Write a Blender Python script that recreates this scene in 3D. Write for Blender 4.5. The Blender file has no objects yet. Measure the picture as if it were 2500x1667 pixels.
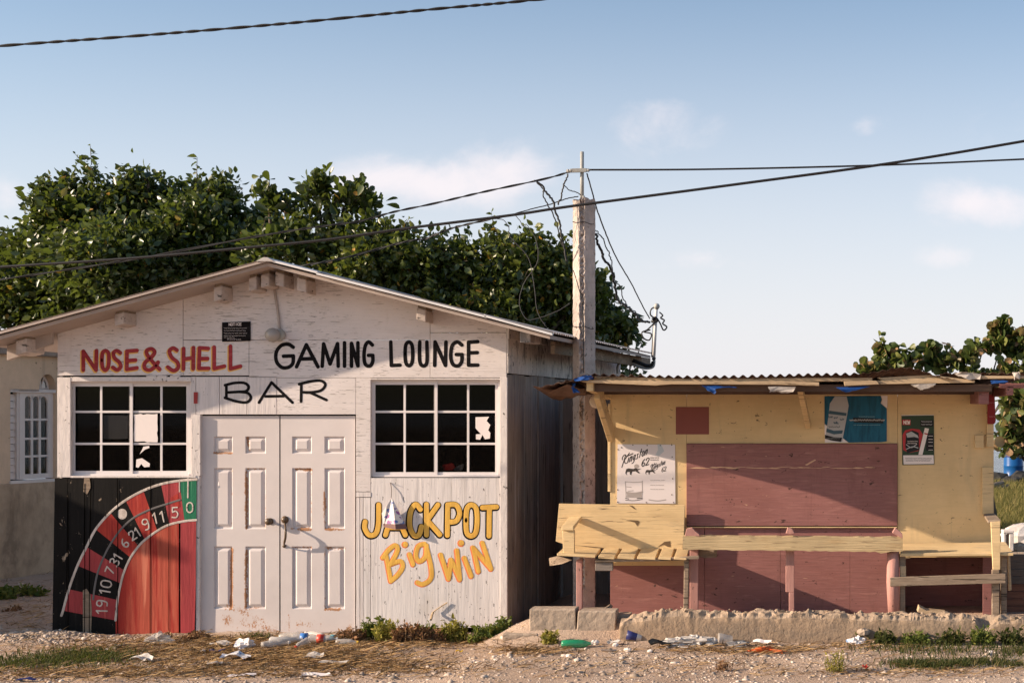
import bpy, math, random
import numpy as np
from mathutils import Vector, Matrix
random.seed(7)
RNG = np.random.default_rng(7)
SC = bpy.context.scene
COL = SC.collection
V = Vector

# ------------------------------------------------------------------ camera
F, PX, PY, HC, D0 = 3472.0, 1950.0, 1020.0, 2.02, 13.354   # 50 mm lens, eye 2.02 m above the road
cam = bpy.data.cameras.new('camera'); camo = bpy.data.objects.new('camera', cam); COL.objects.link(camo)
camo.location = (0, -D0, HC); camo.rotation_euler = (math.pi/2, 0, 0)
cam.lens = 50; cam.sensor_width = 36; cam.sensor_fit = 'HORIZONTAL'
cam.shift_x = -(PX-1250)/2500; cam.shift_y = (PY-833.5)/2500
cam.clip_start = .1; cam.clip_end = 8000
SC.camera = camo

# ------------------------------------------------------------------ light
SUN = V((3.8, 1.0, -.385*3.8)).normalized()                # direction the light travels
EL = math.asin(-SUN.z)
sd = bpy.data.lights.new('sun', 'SUN'); so = bpy.data.objects.new('sun', sd); COL.objects.link(so)
sd.energy = 5.0; sd.angle = math.radians(.6); sd.color = (1, .80, .60)
so.rotation_euler = SUN.to_track_quat('-Z', 'Y').to_euler(); so.location = (-30, -12, 18)
W = bpy.data.worlds.new('World'); SC.world = W; W.use_nodes = True
SC.view_settings.view_transform = 'Standard'; SC.view_settings.look = 'None'
SC.view_settings.gamma = 1; SC.view_settings.use_curve_mapping = False
SC.view_settings.exposure = .85

class NT:
    """small node-tree helper"""
    def __init__(s, nt): s.nt = nt; s.n = nt.nodes; s.l = nt.links
    def node(s, t, ins=None, **kw):
        n = s.n.new(t)
        for k, v in kw.items(): setattr(n, k, v)
        for k, v in (ins or {}).items(): s.put(n.inputs[k], v)
        return n
    def put(s, sock, v):
        if isinstance(v, bpy.types.NodeSocket): s.l.new(v, sock)
        else: sock.default_value = v
    def m(s, op, a, b=0.0, c=0.0, clamp=False):
        n = s.n.new('ShaderNodeMath'); n.operation = op; n.use_clamp = clamp
        for i, x in enumerate((a, b, c)): s.put(n.inputs[i], x)
        return n.outputs[0]
    def mix(s, f, a, b, mode='MIX'):
        n = s.n.new('ShaderNodeMix'); n.data_type = 'RGBA'; n.blend_type = mode
        s.put(n.inputs[0], f); s.put(n.inputs[6], c4(a)); s.put(n.inputs[7], c4(b)); return n.outputs[2]
    def noise(s, vec, sc, det=4, rough=.55, dist=0.):
        n = s.node('ShaderNodeTexNoise', {'Scale': sc, 'Detail': det, 'Roughness': rough, 'Distortion': dist})
        s.l.new(vec, n.inputs['Vector']); return n.outputs[0]
    def step(s, x, a, b):
        n = s.n.new('ShaderNodeMapRange'); n.interpolation_type = 'SMOOTHSTEP'
        s.put(n.inputs[0], x); n.inputs[1].default_value = a; n.inputs[2].default_value = b
        return n.outputs[0]
    def mapv(s, vec, sc, loc=(0, 0, 0)):
        n = s.n.new('ShaderNodeMapping'); n.inputs['Scale'].default_value = sc; n.inputs['Location'].default_value = loc
        s.l.new(vec, n.inputs[0]); return n.outputs[0]
def c4(c):
    return (*c, 1) if isinstance(c, (tuple, list)) and len(c) == 3 else c

# sky: Nishita, plus a few thin clouds laid out by direction
w = NT(W.node_tree); W.node_tree.nodes.clear()
sky = w.node('ShaderNodeTexSky'); sky.sky_type = 'NISHITA'; sky.sun_disc = False
sky.sun_elevation = EL; sky.sun_rotation = math.atan2(-SUN.x, -SUN.y)
sky.altitude = 0; sky.air_density = 1.0; sky.dust_density = 1.0; sky.ozone_density = 1.4
tc = w.node('ShaderNodeTexCoord'); sp = w.node('ShaderNodeSeparateXYZ'); w.l.new(tc.outputs['Generated'], sp.inputs[0])
yy = w.m('MAXIMUM', sp.outputs[1], .05)
gx = w.m('DIVIDE', sp.outputs[0], yy); gz = w.m('DIVIDE', sp.outputs[2], yy)
cv = w.node('ShaderNodeCombineXYZ'); w.l.new(gx, cv.inputs[0]); w.l.new(gz, cv.inputs[1])
n1 = w.noise(w.mapv(cv.outputs[0], (14, 20, 1)), 1.0, 6, .6, .3)
tot = None
for (u, v, ru, rv, a) in [(1235, 415, 150, 75, 1.0), (940, 440, 170, 60, .75), (1105, 470, 150, 60, .7), (1620, 300, 130, 75, .75), (2110, 310, 60, 34, .6),
                          (2430, 500, 190, 62, .8), (2310, 630, 90, 34, .5), (1700, 640, 190, 32, .4), (0, 455, 80, 80, .6), (2480, 320, 150, 90, .3)]:
    dx = w.m('MULTIPLY', w.m('SUBTRACT', gx, (u-PX)/F), F/ru); dz = w.m('MULTIPLY', w.m('SUBTRACT', gz, (PY-v)/F), F/rv)
    g = w.m('ADD', w.m('MULTIPLY', dx, dx), w.m('MULTIPLY', dz, dz))
    b = w.m('MULTIPLY', w.m('POWER', 2.718, w.m('MULTIPLY', g, -1.2)), a)
    tot = b if tot is None else w.m('ADD', tot, b)
cm = w.m('MULTIPLY', w.step(w.m('ADD', w.m('MULTIPLY', tot, .62), w.m('MULTIPLY', w.m('SUBTRACT', n1, .5), 1.25)), .10, .74), .66)
cm = w.m('MULTIPLY', cm, w.step(tot, .02, .25))
hz = w.step(gz, .36, -.02)
SKYK = .085
lum = w.node('ShaderNodeRGBToBW'); w.l.new(sky.outputs[0], lum.inputs[0])
soft = w.mix(1.0, sky.outputs[0], (1.13, 1.13, 1.14), 'MULTIPLY')
hazed = w.mix(w.m('MULTIPLY', hz, .84), soft, (6.05, 5.85, 6.3))
skyc = w.mix(cm, hazed, (7.3, 6.5, 6.5))
bg = w.node('ShaderNodeBackground', {'Strength': SKYK}); w.l.new(skyc, bg.inputs[0])
wo = w.node('ShaderNodeOutputWorld'); w.l.new(bg.outputs[0], wo.inputs[0])

# ------------------------------------------------------------------ helpers
def P(u, v, Y=0.0):
    """point seen at photo pixel (u, v) on the plane Y"""
    k = (Y+D0)/F
    return V(((u-PX)*k, Y, HC+(PY-v)*k))
def X(u, Y=0.0): return (u-PX)*(Y+D0)/F
def Z(v, Y=0.0): return HC+(PY-v)*(Y+D0)/F
def sstep(a, b, x):
    t = np.clip((np.asarray(x, float)-a)/(b-a), 0, 1); return t*t*(3-2*t)
def ground(x, y):
    """height of the ground sheet"""
    x = np.asarray(x, float); y = np.asarray(y, float)
    right = sstep(-2.95, -2.3, x)
    z = .075*right*sstep(.2, -.7, y)
    z = z + .16*right*sstep(-1.0, -.72, y)*sstep(5.5, 2.6, y)            # earth filled in behind the kerb of the kiosk
    z = z + .05*sstep(-2.0, -4.0, y)*(1-.4*right)
    z = z + .012*np.sin(x*2.3+1)*np.cos(y*2.9) + .007*np.sin(x*7.1+y*3)*np.sin(y*6.3+2)
    z = z + .05*np.exp(-((x+6.95)/.5)**2-((y+.25)/.3)**2)
    z = z - 1.3*sstep(30.5, 35, y)
    return z
def G(u, v):
    """point on the ground seen at photo pixel (u, v)"""
    z = 0.0
    for _ in range(12):
        D = F*(HC-z)/(v-PY); x = (u-PX)*D/F; y = D-D0
        z = float(ground(x, y))
    return V((x, y, z))
def crom(pts, n=6, closed=False):
    pts = [V(p) for p in pts]; out = []
    m = len(pts)
    for i in range(m if closed else m-1):
        if closed: a, b, c, d = pts[i-1], pts[i], pts[(i+1) % m], pts[(i+2) % m]
        else: a, b, c, d = pts[max(i-1, 0)], pts[i], pts[i+1], pts[min(i+2, m-1)]
        for k in range(n):
            t = k/n
            out.append(.5*((2*b)+(c-a)*t+(2*a-5*b+4*c-d)*t*t+(3*b-a-3*c+d)*t**3))
    out.append(pts[0].copy() if closed else pts[-1]); return out

class MB:
    def __init__(s): s.v = []; s.f = []; s.m = []; s.k = 0
    def add(s, vs, fs, mi=0):
        o = len(s.v); s.v += [tuple(p) for p in vs]; s.f += [tuple(i+o for i in f) for f in fs]; s.m += [mi]*len(fs); return s
    def hexa(s, b, t, mi=0):
        return s.add(list(b)+list(t), [(3, 2, 1, 0), (4, 5, 6, 7), (0, 1, 5, 4), (1, 2, 6, 5), (2, 3, 7, 6), (3, 0, 4, 7)], mi)
    def box(s, x0, x1, y0, y1, z0, z1, mi=0):
        x0, x1 = sorted((x0, x1)); y0, y1 = sorted((y0, y1)); z0, z1 = sorted((z0, z1))
        return s.hexa([(x0, y0, z0), (x1, y0, z0), (x1, y1, z0), (x0, y1, z0)], [(x0, y0, z1), (x1, y0, z1), (x1, y1, z1), (x0, y1, z1)], mi)
    def pbox(s, u0, u1, v0, v1, Y, th, mi=0):
        """board whose front face fills the pixel box at plane Y, th metres thick"""
        return s.box(X(u0, Y), X(u1, Y), Y, Y+th, Z(v1, Y), Z(v0, Y), mi)
    def prism(s, pts, ext, mi=0):
        n = len(pts); a = [V(p) for p in pts]; b = [p+V(ext) for p in a]
        return s.add(a+b, [tuple(range(n)), tuple(range(2*n-1, n-1, -1))]+[(i, i+n, (i+1) % n+n, (i+1) % n) for i in range(n)], mi)
    def pprism(s, uv, Y, th, mi=0): return s.prism([P(u, v, Y) for u, v in uv], (0, th, 0), mi)
    def beam(s, a, b, wd, h, mi=0, up=(0, 0, 1), ends=(1, 1)):
        a, b = V(a), V(b); t = (b-a).normalized(); sd_ = t.cross(V(up)).normalized(); un = sd_.cross(t).normalized()
        q = lambda p, k: [p-sd_*wd/2*k-un*h/2*k, p+sd_*wd/2*k-un*h/2*k, p+sd_*wd/2*k+un*h/2*k, p-sd_*wd/2*k+un*h/2*k]
        return s.hexa(q(a, ends[0]), q(b, ends[1]), mi)
    def tube(s, pts, r, n=8, mi=0, cap=True):
        pts = [V(p) for p in pts]; m = len(pts); rs = r if isinstance(r, (list, tuple)) else [r]*m
        vs, fs = [], []; ref = V((0, 0, 1))
        for i, p in enumerate(pts):
            t = (pts[min(i+1, m-1)]-pts[max(i-1, 0)]).normalized()
            if abs(t.dot(ref)) > .97: ref = V((1, .3, 0)).normalized()
            a = t.cross(ref).normalized(); b = t.cross(a)
            for j in range(n):
                an = 2*math.pi*j/n; vs.append(p+(a*math.cos(an)+b*math.sin(an))*rs[i])
        for i in range(m-1):
            for j in range(n): fs.append((i*n+j, i*n+(j+1) % n, (i+1)*n+(j+1) % n, (i+1)*n+j))
        if cap: fs += [tuple(range(n-1, -1, -1)), tuple(range((m-1)*n, m*n))]
        return s.add(vs, fs, mi)
    def lathe(s, prof, c, ax=(0, 0, 1), n=16, mi=0):
        """profile [(radius, height)] turned about ax from c; profile entries may carry a material index"""
        c = V(c); q = V((0, 0, 1)).rotation_difference(V(ax).normalized())
        vs = []
        for pr in prof:
            for j in range(n):
                an = 2*math.pi*j/n; vs.append(c+q @ V((pr[0]*math.cos(an), pr[0]*math.sin(an), pr[1])))
        o = len(s.v); s.v += [tuple(p) for p in vs]
        for i in range(len(prof)-1):
            mm = prof[i][2] if len(prof[i]) > 2 else mi
            for j in range(n):
                s.f.append((o+i*n+j, o+i*n+(j+1) % n, o+(i+1)*n+(j+1) % n, o+(i+1)*n+j)); s.m.append(mm)
        s.f.append(tuple(o+j for j in range(n-1, -1, -1))); s.m.append(mi)
        s.f.append(tuple(o+(len(prof)-1)*n+j for j in range(n))); s.m.append(prof[-1][2] if len(prof[-1]) > 2 else mi)
        return s
    def ribbon(s, pts, hw, mi=0, d=.0012):
        """one brush stroke of paint on a wall facing -Y: points are 3-D, on one plane"""
        pts = [V(p) for p in pts]
        s.k += 1; jit = .00006*(s.k % 9)
        full = []
        t0 = (pts[1]-pts[0]).normalized(); t1 = (pts[-1]-pts[-2]).normalized()
        for a in (1, .8, .45): full.append((pts[0]-t0*hw*a, hw*math.sqrt(max(0, 1-a*a))+.0003, t0))
        for i, p in enumerate(pts):
            full.append((p, hw, (pts[min(i+1, len(pts)-1)]-pts[max(i-1, 0)]).normalized()))
        for a in (.45, .8, 1): full.append((pts[-1]+t1*hw*a, hw*math.sqrt(max(0, 1-a*a))+.0003, t1))
        vs, fs = [], []
        for p, ww, t in full:
            nn = V((-t.z, 0, t.x))
            for o, dd in ((-1, 0), (-.55, .8), (.55, .8), (1, 0)): vs.append(p+nn*ww*o+V((0, -d*dd-jit, 0)))
        for i in range(len(full)-1):
            for j in range(3): fs.append((i*4+j, i*4+j+1, (i+1)*4+j+1, (i+1)*4+j))
        return s.add(vs, fs, mi)
    def letters(s, strokes, conv, hw, mi=0, d=.0012, off=(0, 0)):
        """strokes: ('l', pts) straight runs, ('s', pts) smooth, ('o', pts) smooth closed, ('d', pts) dot; conv maps 2-D to 3-D"""
        for kind, pts in strokes:
            q = [V((p[0]+off[0], p[1]+off[1], 0)) for p in pts]
            if kind == 'l':
                for a, b in zip(q, q[1:]): s.ribbon([conv(*a.xy), conv(*b.xy)], hw, mi, d)
            elif kind == 'd':
                a = q[0]; s.ribbon([conv(a.x-.5, a.y), conv(a.x+.5, a.y)], hw*1.25, mi, d)
            else: s.ribbon([conv(*p.xy) for p in crom(q, 7, kind == 'o')], hw, mi, d)
        return s
    def build(s, name, mats, parent=None, origin=None, smooth=False, bev=0, recalc=True):
        me = bpy.data.meshes.new(name)
        o = V((0, 0, 0))
        if parent is not None:
            p = parent
            while p is not None: o = o+p.location; p = p.parent
        elif origin is not None: o = V(origin)
        loc = V((0, 0, 0)) if parent is not None else o
        a = np.array(s.v, float)-np.array(o)
        me.from_pydata(a.tolist(), [], s.f)
        mats = mats if isinstance(mats, (list, tuple)) else [mats]
        for m in mats: me.materials.append(m)
        me.polygons.foreach_set('material_index', s.m)
        if recalc:
            import bmesh
            b = bmesh.new(); b.from_mesh(me); bmesh.ops.recalc_face_normals(b, faces=b.faces); b.to_mesh(me); b.free()
        if smooth: me.polygons.foreach_set('use_smooth', [True]*len(me.polygons))
        ob = bpy.data.objects.new(name, me); COL.objects.link(ob); ob.location = loc
        if parent is not None: ob.parent = parent
        if bev:
            md = ob.modifiers.new('bevel', 'BEVEL'); md.width = bev; md.segments = 1; md.limit_method = 'ANGLE'
        return ob
def thing(name, label, cat, loc, group=None):
    o = bpy.data.objects.new(name, None); COL.objects.link(o); o.location = loc; o.empty_display_size = .2
    return tag(o, label, cat, group)
def tag(o, label=None, cat=None, group=None, kind=None):
    if label: o['label'] = label
    if cat: o['category'] = cat
    if group: o['group'] = group
    if kind: o['kind'] = kind
    return o

# ------------------------------------------------------------------ materials
def M(name, col, rough=.8, spec=.3, metal=0):
    m = bpy.data.materials.new(name); m.use_nodes = True
    b = m.node_tree.nodes['Principled BSDF']
    b.inputs['Base Color'].default_value = c4(col); b.inputs['Roughness'].default_value = rough
    b.inputs['Specular IOR Level'].default_value = spec; b.inputs['Metallic'].default_value = metal
    return m
def paint(name, col, var=.12, grain=(3, 3, 3), gamt=.1, crack=None, stain=None, island=0, rough=.75, bump=.25, chips=None, spec=.25, attr=None, patch=None):
    """weathered paint or wood. grain: noise scale per axis; crack=(colour, threshold, scale vec);
    stain=(colour, scale vec, lo, hi, amount); chips=(colour, scale, lo, hi)"""
    m = M(name, col, rough, spec); t = NT(m.node_tree); b = m.node_tree.nodes['Principled BSDF']
    co = t.node('ShaderNodeTexCoord').outputs['Object']
    big = t.noise(t.mapv(co, (1.3, 1.3, 1.3), (3, 1, 2)), 1.0, 5, .6)
    c = t.mix(t.step(big, .3, .7), tuple(x*(1-var) for x in col), tuple(min(1, x*(1+var)) for x in col))
    gr = t.noise(t.mapv(co, grain), 1.0, 5, .65, .2)
    c = t.mix(t.m('MULTIPLY', t.step(gr, .38, .68), gamt), c, tuple(x*.45 for x in col))
    if island:
        gi = t.node('ShaderNodeNewGeometry').outputs['Random Per Island']
        c = t.mix(t.m('MULTIPLY', gi, island), c, tuple(x*.35 for x in col))
    if stain:
        stains = stain if isinstance(stain, list) else [stain]
        for i, (sc_, vec, lo, hi, am) in enumerate(stains):
            sn = t.noise(t.mapv(co, vec, (5.3+i*3, 2+i, 7)), 1.0, 6, .62, .4)
            c = t.mix(t.m('MULTIPLY', t.step(sn, lo, hi), am), c, sc_)
    if crack:
        cks = crack if isinstance(crack, list) else [crack]
        for i, (cc, thr, vec) in enumerate(cks):
            n_ = t.noise(t.mapv(co, vec, (i*4, 0, i*7)), 1.0, 3, .6, .15)
            gate = t.step(t.noise(t.mapv(co, (1.6, 1.6, 2.2), (9+i, 4, 1)), 1.0, 3), .42, .62)
            c = t.mix(t.m('MULTIPLY', t.step(t.m('ADD', n_, t.m('MULTIPLY', gate, .06)), thr, thr+.03), .85), c, cc)
    if chips:
        cc, vec, lo, hi = chips
        n_ = t.noise(t.mapv(co, vec, (1, 8, 3)), 1.0, 6, .7, .5)
        c = t.mix(t.step(n_, lo, hi), c, cc)
    if attr:
        at = t.node('ShaderNodeAttribute', attribute_name='rust').outputs['Fac']
        n_ = t.noise(t.mapv(co, (70, 70, 45)), 1.0, 4, .7)
        n2 = t.noise(t.mapv(co, (14, 14, 9)), 1.0, 3, .6)
        k = t.m('ADD', at, t.m('ADD', t.m('MULTIPLY', t.m('SUBTRACT', n_, .5), 1.3), t.m('MULTIPLY', t.m('SUBTRACT', n2, .5), .9)))
        c = t.mix(t.m('MULTIPLY', t.step(k, .42, .56), .92), c, t.mix(t.step(n_, .4, .6), (.20, .075, .025), (.38, .16, .06)))
        c = t.mix(t.m('MULTIPLY', t.step(k, .30, .62), .30), c, (.45, .24, .12))
    t.put(b.inputs['Base Color'], c)
    if bump:
        bn = t.node('ShaderNodeBump', {'Strength': bump, 'Distance': .012})
        t.l.new(t.m('ADD', gr, t.m('MULTIPLY', big, .4)), bn.inputs['Height']); t.l.new(bn.outputs[0], b.inputs['Normal'])
    return m
DK = (.05, .042, .038)
ply = paint('white painted plywood', (.68, .62, .61), .05, (4, 4, 70), .10, [(DK, .66, (9, 9, 120)), ((.36, .32, .30), .64, (5, 5, 60))],
            [((.46, .41, .385), (2.5, 2.5, 9), .5, .75, .35), ((.52, .46, .43), (.8, .8, 1.2), .45, .75, .5), ((.40, .34, .31), (7, 7, .9), .60, .78, .4)], bump=.3)
plk = paint('white painted planks', (.68, .62, .61), .05, (45, 45, 2.5), .22, [(DK, .70, (60, 60, 9))],
            [((.40, .36, .34), (22, 22, 1.1), .54, .72, .5), ((.55, .5, .47), (1.2, 1.2, .8), .5, .8, .4)], island=.10, bump=.35)
plw = paint('white painted lower board', (.69, .64, .63), .05, (30, 30, 2), .12, [(DK, .675, (40, 40, 16))],
            [((.42, .39, .38), (16, 16, .9), .48, .68, .55), ((.42, .36, .30), (1.2, 1.2, 2.4), .54, .76, .4), ((.30, .27, .25), (40, 40, 1.3), .58, .72, .6)], bump=.3)
trim = paint('white weathered trim', (.66, .60, .58), .06, (20, 20, 8), .2, [(DK, .69, (26, 26, 26))], [((.35, .31, .29), (9, 9, 3), .56, .72, .6)], bump=.4)
purl = paint('white weathered beam ends', (.52, .44, .40), .1, (12, 12, 30), .3, [(DK, .66, (14, 14, 40))], [((.28, .22, .19), (5, 5, 9), .5, .7, .7)], bump=.4)
alum = paint('white window frame', (.68, .63, .63), .03, (6, 6, 6), .05, bump=.03, rough=.5)
doorm = paint('white metal door', (.63, .57, .56), .04, (5, 5, 5), .06, None, ((.50, .42, .40), (1.4, 1.4, 1.0), .45, .8, .35), rough=.5, bump=.05, attr='rust')
greyw = paint('grey bare planks', (.33, .275, .245), .2, (40, 40, 1.6), .55, [((.02, .018, .017), .66, (45, 45, 2))],
              [((.42, .40, .40), (9, 9, .8), .56, .72, .55), ((.10, .105, .125), (3, 3, .6), .5, .7, .6)], island=.45, bump=.5, rough=.9)
sidew = paint('peeling white side boards', (.66, .60, .57), .12, (25, 25, 4), .4, [((.05, .05, .055), .62, (30, 30, 12))],
              [((.13, .13, .14), (7, 7, 3), .50, .66, .8), ((.30, .26, .24), (2, 2, 1), .5, .7, .5)], island=.3, bump=.5)
zinc = paint('weathered zinc roof', (.46, .42, .40), .15, (6, 30, 6), .3, None, [((.25, .13, .08), (3, 3, 3), .55, .72, .6)], rough=.55, bump=.1, spec=.5)
soff = paint('painted roof underside', (.40, .33, .295), .08, (5, 5, 5), .12, None, ((.42, .34, .30), (2, 2, 2), .5, .75, .4), bump=.1)
ridgew = paint('pale metal roof edge', (.72, .70, .70), .08, (10, 10, 10), .1, None, ((.45, .40, .38), (4, 4, 4), .55, .75, .5), rough=.5, bump=.05)
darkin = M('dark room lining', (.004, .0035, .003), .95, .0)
rustz = paint('rusty corrugated sheet', (.13, .075, .055), .3, (6, 6, 6), .4, None, [((.26, .20, .17), (4, 4, 4), .5, .7, .6), ((.06, .03, .025), (9, 9, 9), .5, .7, .6)], rough=.75, bump=.15)
yel = paint('yellow kiosk paint', (.68, .49, .26), .10, (5, 5, 40), .10, [((.10, .07, .045), .735, (34, 34, 48))],
            [((.56, .39, .19), (1.5, 1.5, 1.2), .5, .8, .5), ((.40, .31, .19), (7, 7, .9), .56, .72, .4), ((.74, .55, .31), (2.2, 2.2, 1.4), .5, .7, .4), ((.34, .25, .15), (3, 3, 3), .62, .78, .5)], chips=((.12, .08, .05), (11, 11, 20), .635, .655), bump=.12, rough=.6)
yelw = paint('yellow painted bench wood', (.74, .545, .30), .10, (2.2, 55, 80), .22, [((.14, .09, .055), .655, (3, 40, 70))], [((.52, .37, .20), (2, 2, 6), .48, .7, .6), ((.36, .29, .21), (4, 9, 12), .58, .74, .5)], island=.12, bump=.35, rough=.65)
mar = paint('maroon kiosk paint', (.29, .128, .118), .08, (4, 4, 60), .32, [((.06, .03, .025), .735, (20, 20, 34)), ((.50, .30, .20), .755, (14, 14, 60))],
            [((.22, .09, .08), (1.2, 1.2, 2), .42, .7, .65), ((.40, .20, .175), (4, 4, 24), .54, .72, .5), ((.17, .075, .065), (9, 9, 1.2), .56, .74, .45)], chips=((.07, .035, .03), (9, 9, 16), .635, .655), bump=.25, rough=.65)
marp = M('flat maroon square', (.24, .075, .062), .7)
pinkw = paint('pink painted post', (.44, .23, .20), .1, (20, 20, 3), .3, [((.08, .05, .04), .70, (30, 30, 14))], ((.34, .16, .14), (6, 6, 3), .5, .7, .5), bump=.3)
wood = paint('weathered bare timber', (.30, .225, .165), .15, (4, 40, 60), .5, [((.05, .035, .025), .64, (3, 40, 60))], ((.42, .34, .27), (3, 10, 14), .52, .7, .5), island=.25, bump=.5, rough=.9)
woodp = paint('pale bare timber', (.52, .38, .24), .12, (4, 40, 50), .35, [((.10, .07, .04), .66, (3.5, 40, 48))], ((.38, .27, .17), (3, 10, 14), .52, .7, .5), island=.15, bump=.45, rough=.9)
conc = paint('rough concrete', (.38, .30, .235), .12, (16, 16, 16), .3, None, [((.26, .20, .16), (4, 4, 4), .5, .7, .5), ((.20, .16, .13), (24, 24, 24), .6, .75, .5)], bump=.9, rough=.95)
plast = paint('smooth plastered concrete', (.34, .245, .17), .14, (22, 22, 22), .3, [((.16, .12, .09), .69, (18, 18, 18))], [((.24, .185, .14), (2.5, 2.5, 5), .48, .66, .7), ((.43, .32, .23), (5, 5, 5), .54, .72, .5), ((.19, .14, .105), (9, 9, 9), .58, .72, .6)], bump=.9, rough=.95)
rubc = paint('broken concrete edge', (.40, .30, .22), .15, (25, 25, 25), .4, None, ((.20, .15, .11), (12, 12, 12), .5, .7, .7), bump=.9, rough=.95)
polec = paint('pale concrete pole', (.48, .405, .365), .15, (14, 14, 9), .4, [((.12, .10, .09), .66, (34, 34, 22))], [((.30, .25, .22), (5, 5, 1.5), .46, .68, .65), ((.22, .18, .16), (18, 18, 10), .58, .74, .5)], bump=.9, rough=.95)
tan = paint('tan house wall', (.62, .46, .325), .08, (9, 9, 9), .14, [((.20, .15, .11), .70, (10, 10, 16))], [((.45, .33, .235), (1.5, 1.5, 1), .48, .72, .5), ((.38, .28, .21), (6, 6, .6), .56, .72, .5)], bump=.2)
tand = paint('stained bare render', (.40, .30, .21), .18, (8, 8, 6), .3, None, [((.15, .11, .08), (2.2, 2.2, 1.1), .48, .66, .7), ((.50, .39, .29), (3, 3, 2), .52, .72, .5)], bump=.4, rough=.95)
corn = paint('mossy cornice', (.30, .25, .215), .15, (10, 10, 6), .3, None, ((.10, .085, .075), (5, 5, 5), .5, .7, .7), bump=.4, rough=.95)
whitew = paint('white house joinery', (.66, .60, .57), .04, (6, 6, 6), .08, None, bump=.05, rough=.6)
blackp = paint('black mural paint', (.010, .009, .009), .3, (30, 30, 3), .3, None, [((.03, .026, .024), (12, 12, 1.5), .58, .74, .5)], chips=((.30, .23, .17), (13, 13, 9), .635, .66), bump=.2, rough=.8, spec=.1)
redp = paint('red mural paint', (.40, .048, .036), .12, (30, 30, 2), .35, None, [((.22, .02, .025), (18, 18, 1.2), .46, .64, .75), ((.56, .12, .09), (22, 22, 1.5), .56, .7, .5)], chips=((.08, .04, .035), (14, 14, 10), .67, .69), bump=.3, rough=.7, spec=.1)
orgp = paint('faded red mural paint', (.46, .095, .062), .1, (30, 30, 1.6), .35, None, [((.30, .025, .022), (9, 9, .9), .44, .60, .85), ((.66, .26, .17), (14, 14, .8), .52, .68, .6), ((.14, .02, .018), (26, 26, 1.6), .6, .74, .6)], chips=((.10, .04, .03), (14, 14, 10), .68, .70), bump=.3, rough=.7, spec=.1)
crimp = paint('crimson mural paint', (.33, .038, .045), .15, (30, 30, 2), .35, None, [((.50, .10, .08), (14, 14, 1.4), .56, .72, .6)], bump=.35, rough=.6)
grnp = paint('green mural paint', (.008, .14, .07), .1, (30, 30, 2), .35, None, ((.10, .24, .16), (20, 20, 1), .6, .72, .7), bump=.3, rough=.6)
whp = paint('white mural line', (.60, .52, .47), .15, (40, 40, 8), .45, None, ((.36, .30, .26), (14, 14, 10), .48, .66, .7), chips=((.06, .035, .03), (30, 30, 18), .63, .66), bump=.2)
gryp = M('grey mural line', (.13, .12, .12), .8)
blk = paint('black sign paint', (.011, .010, .011), .1, (4, 4, 60), .1, None, ((.045, .042, .042), (9, 9, 50), .55, .72, .6), chips=((.42, .38, .36), (9, 9, 110), .70, .72), bump=.2, rough=.9, spec=.05)
redl = paint('dark red sign paint', (.31, .030, .038), .2, (4, 4, 60), .3, None, ((.44, .09, .09), (6, 6, 30), .5, .7, .6), chips=((.56, .48, .45), (9, 9, 110), .69, .71), bump=.2)
ochl = M('ochre halo paint', (.72, .40, .10), .7)
yell = paint('yellow sign paint', (.76, .44, .085), .1, (30, 30, 3), .3, None, ((.58, .28, .04), (12, 12, 3), .5, .7, .6), chips=((.55, .46, .36), (40, 40, 12), .68, .70), bump=.2)
orgl = M('orange outline paint', (.74, .20, .07), .7)
cable = M('black cable sheath', (.012, .011, .012), .5, .4)
cableg = M('grey cable sheath', (.06, .056, .058), .7)
galv = paint('galvanised pipe', (.36, .36, .34), .1, (9, 9, 9), .2, None, ((.22, .17, .12), (6, 6, 6), .5, .7, .6), rough=.45, bump=.05, spec=.5)
bronze = paint('tarnished bronze', (.10, .062, .035), .2, (20, 20, 20), .3, bump=.1, rough=.4, spec=.5)
tarpm = M('blue tarpaulin', (.008, .055, .22), .6)
paper = M('white paper', (.78, .70, .68), .8)
def glassy(name, tint, mixf=.08, rough=.04):
    m = bpy.data.materials.new(name); m.use_nodes = True; t = NT(m.node_tree); m.node_tree.nodes.clear()
    tr = t.node('ShaderNodeBsdfTransparent', {'Color': c4(tint)}); gl = t.node('ShaderNodeBsdfGlossy', {'Color': (.8, .8, .8, 1), 'Roughness': rough})
    fr = t.node('ShaderNodeFresnel', {'IOR': 1.45})
    mx = t.node('ShaderNodeMixShader'); t.l.new(t.m('MULTIPLY', fr.outputs[0], mixf), mx.inputs[0]); t.l.new(tr.outputs[0], mx.inputs[1]); t.l.new(gl.outputs[0], mx.inputs[2])
    o = t.node('ShaderNodeOutputMaterial'); t.l.new(mx.outputs[0], o.inputs[0]); return m
pane = glassy('window glass', (.5, .5, .5), .22)
def plastic(name, col, tr=.5, rough=.25):
    m = bpy.data.materials.new(name); m.use_nodes = True; t = NT(m.node_tree); b = m.node_tree.nodes['Principled BSDF']
    b.inputs['Base Color'].default_value = c4(col); b.inputs['Roughness'].default_value = rough; b.inputs['Alpha'].default_value = 1-tr
    return m
clearp = plastic('clear plastic', (.56, .52, .49), .5); greenp = plastic('green plastic', (.02, .30, .14), .25); milky = plastic('milky plastic', (.52, .48, .45), .15, .45)
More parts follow.
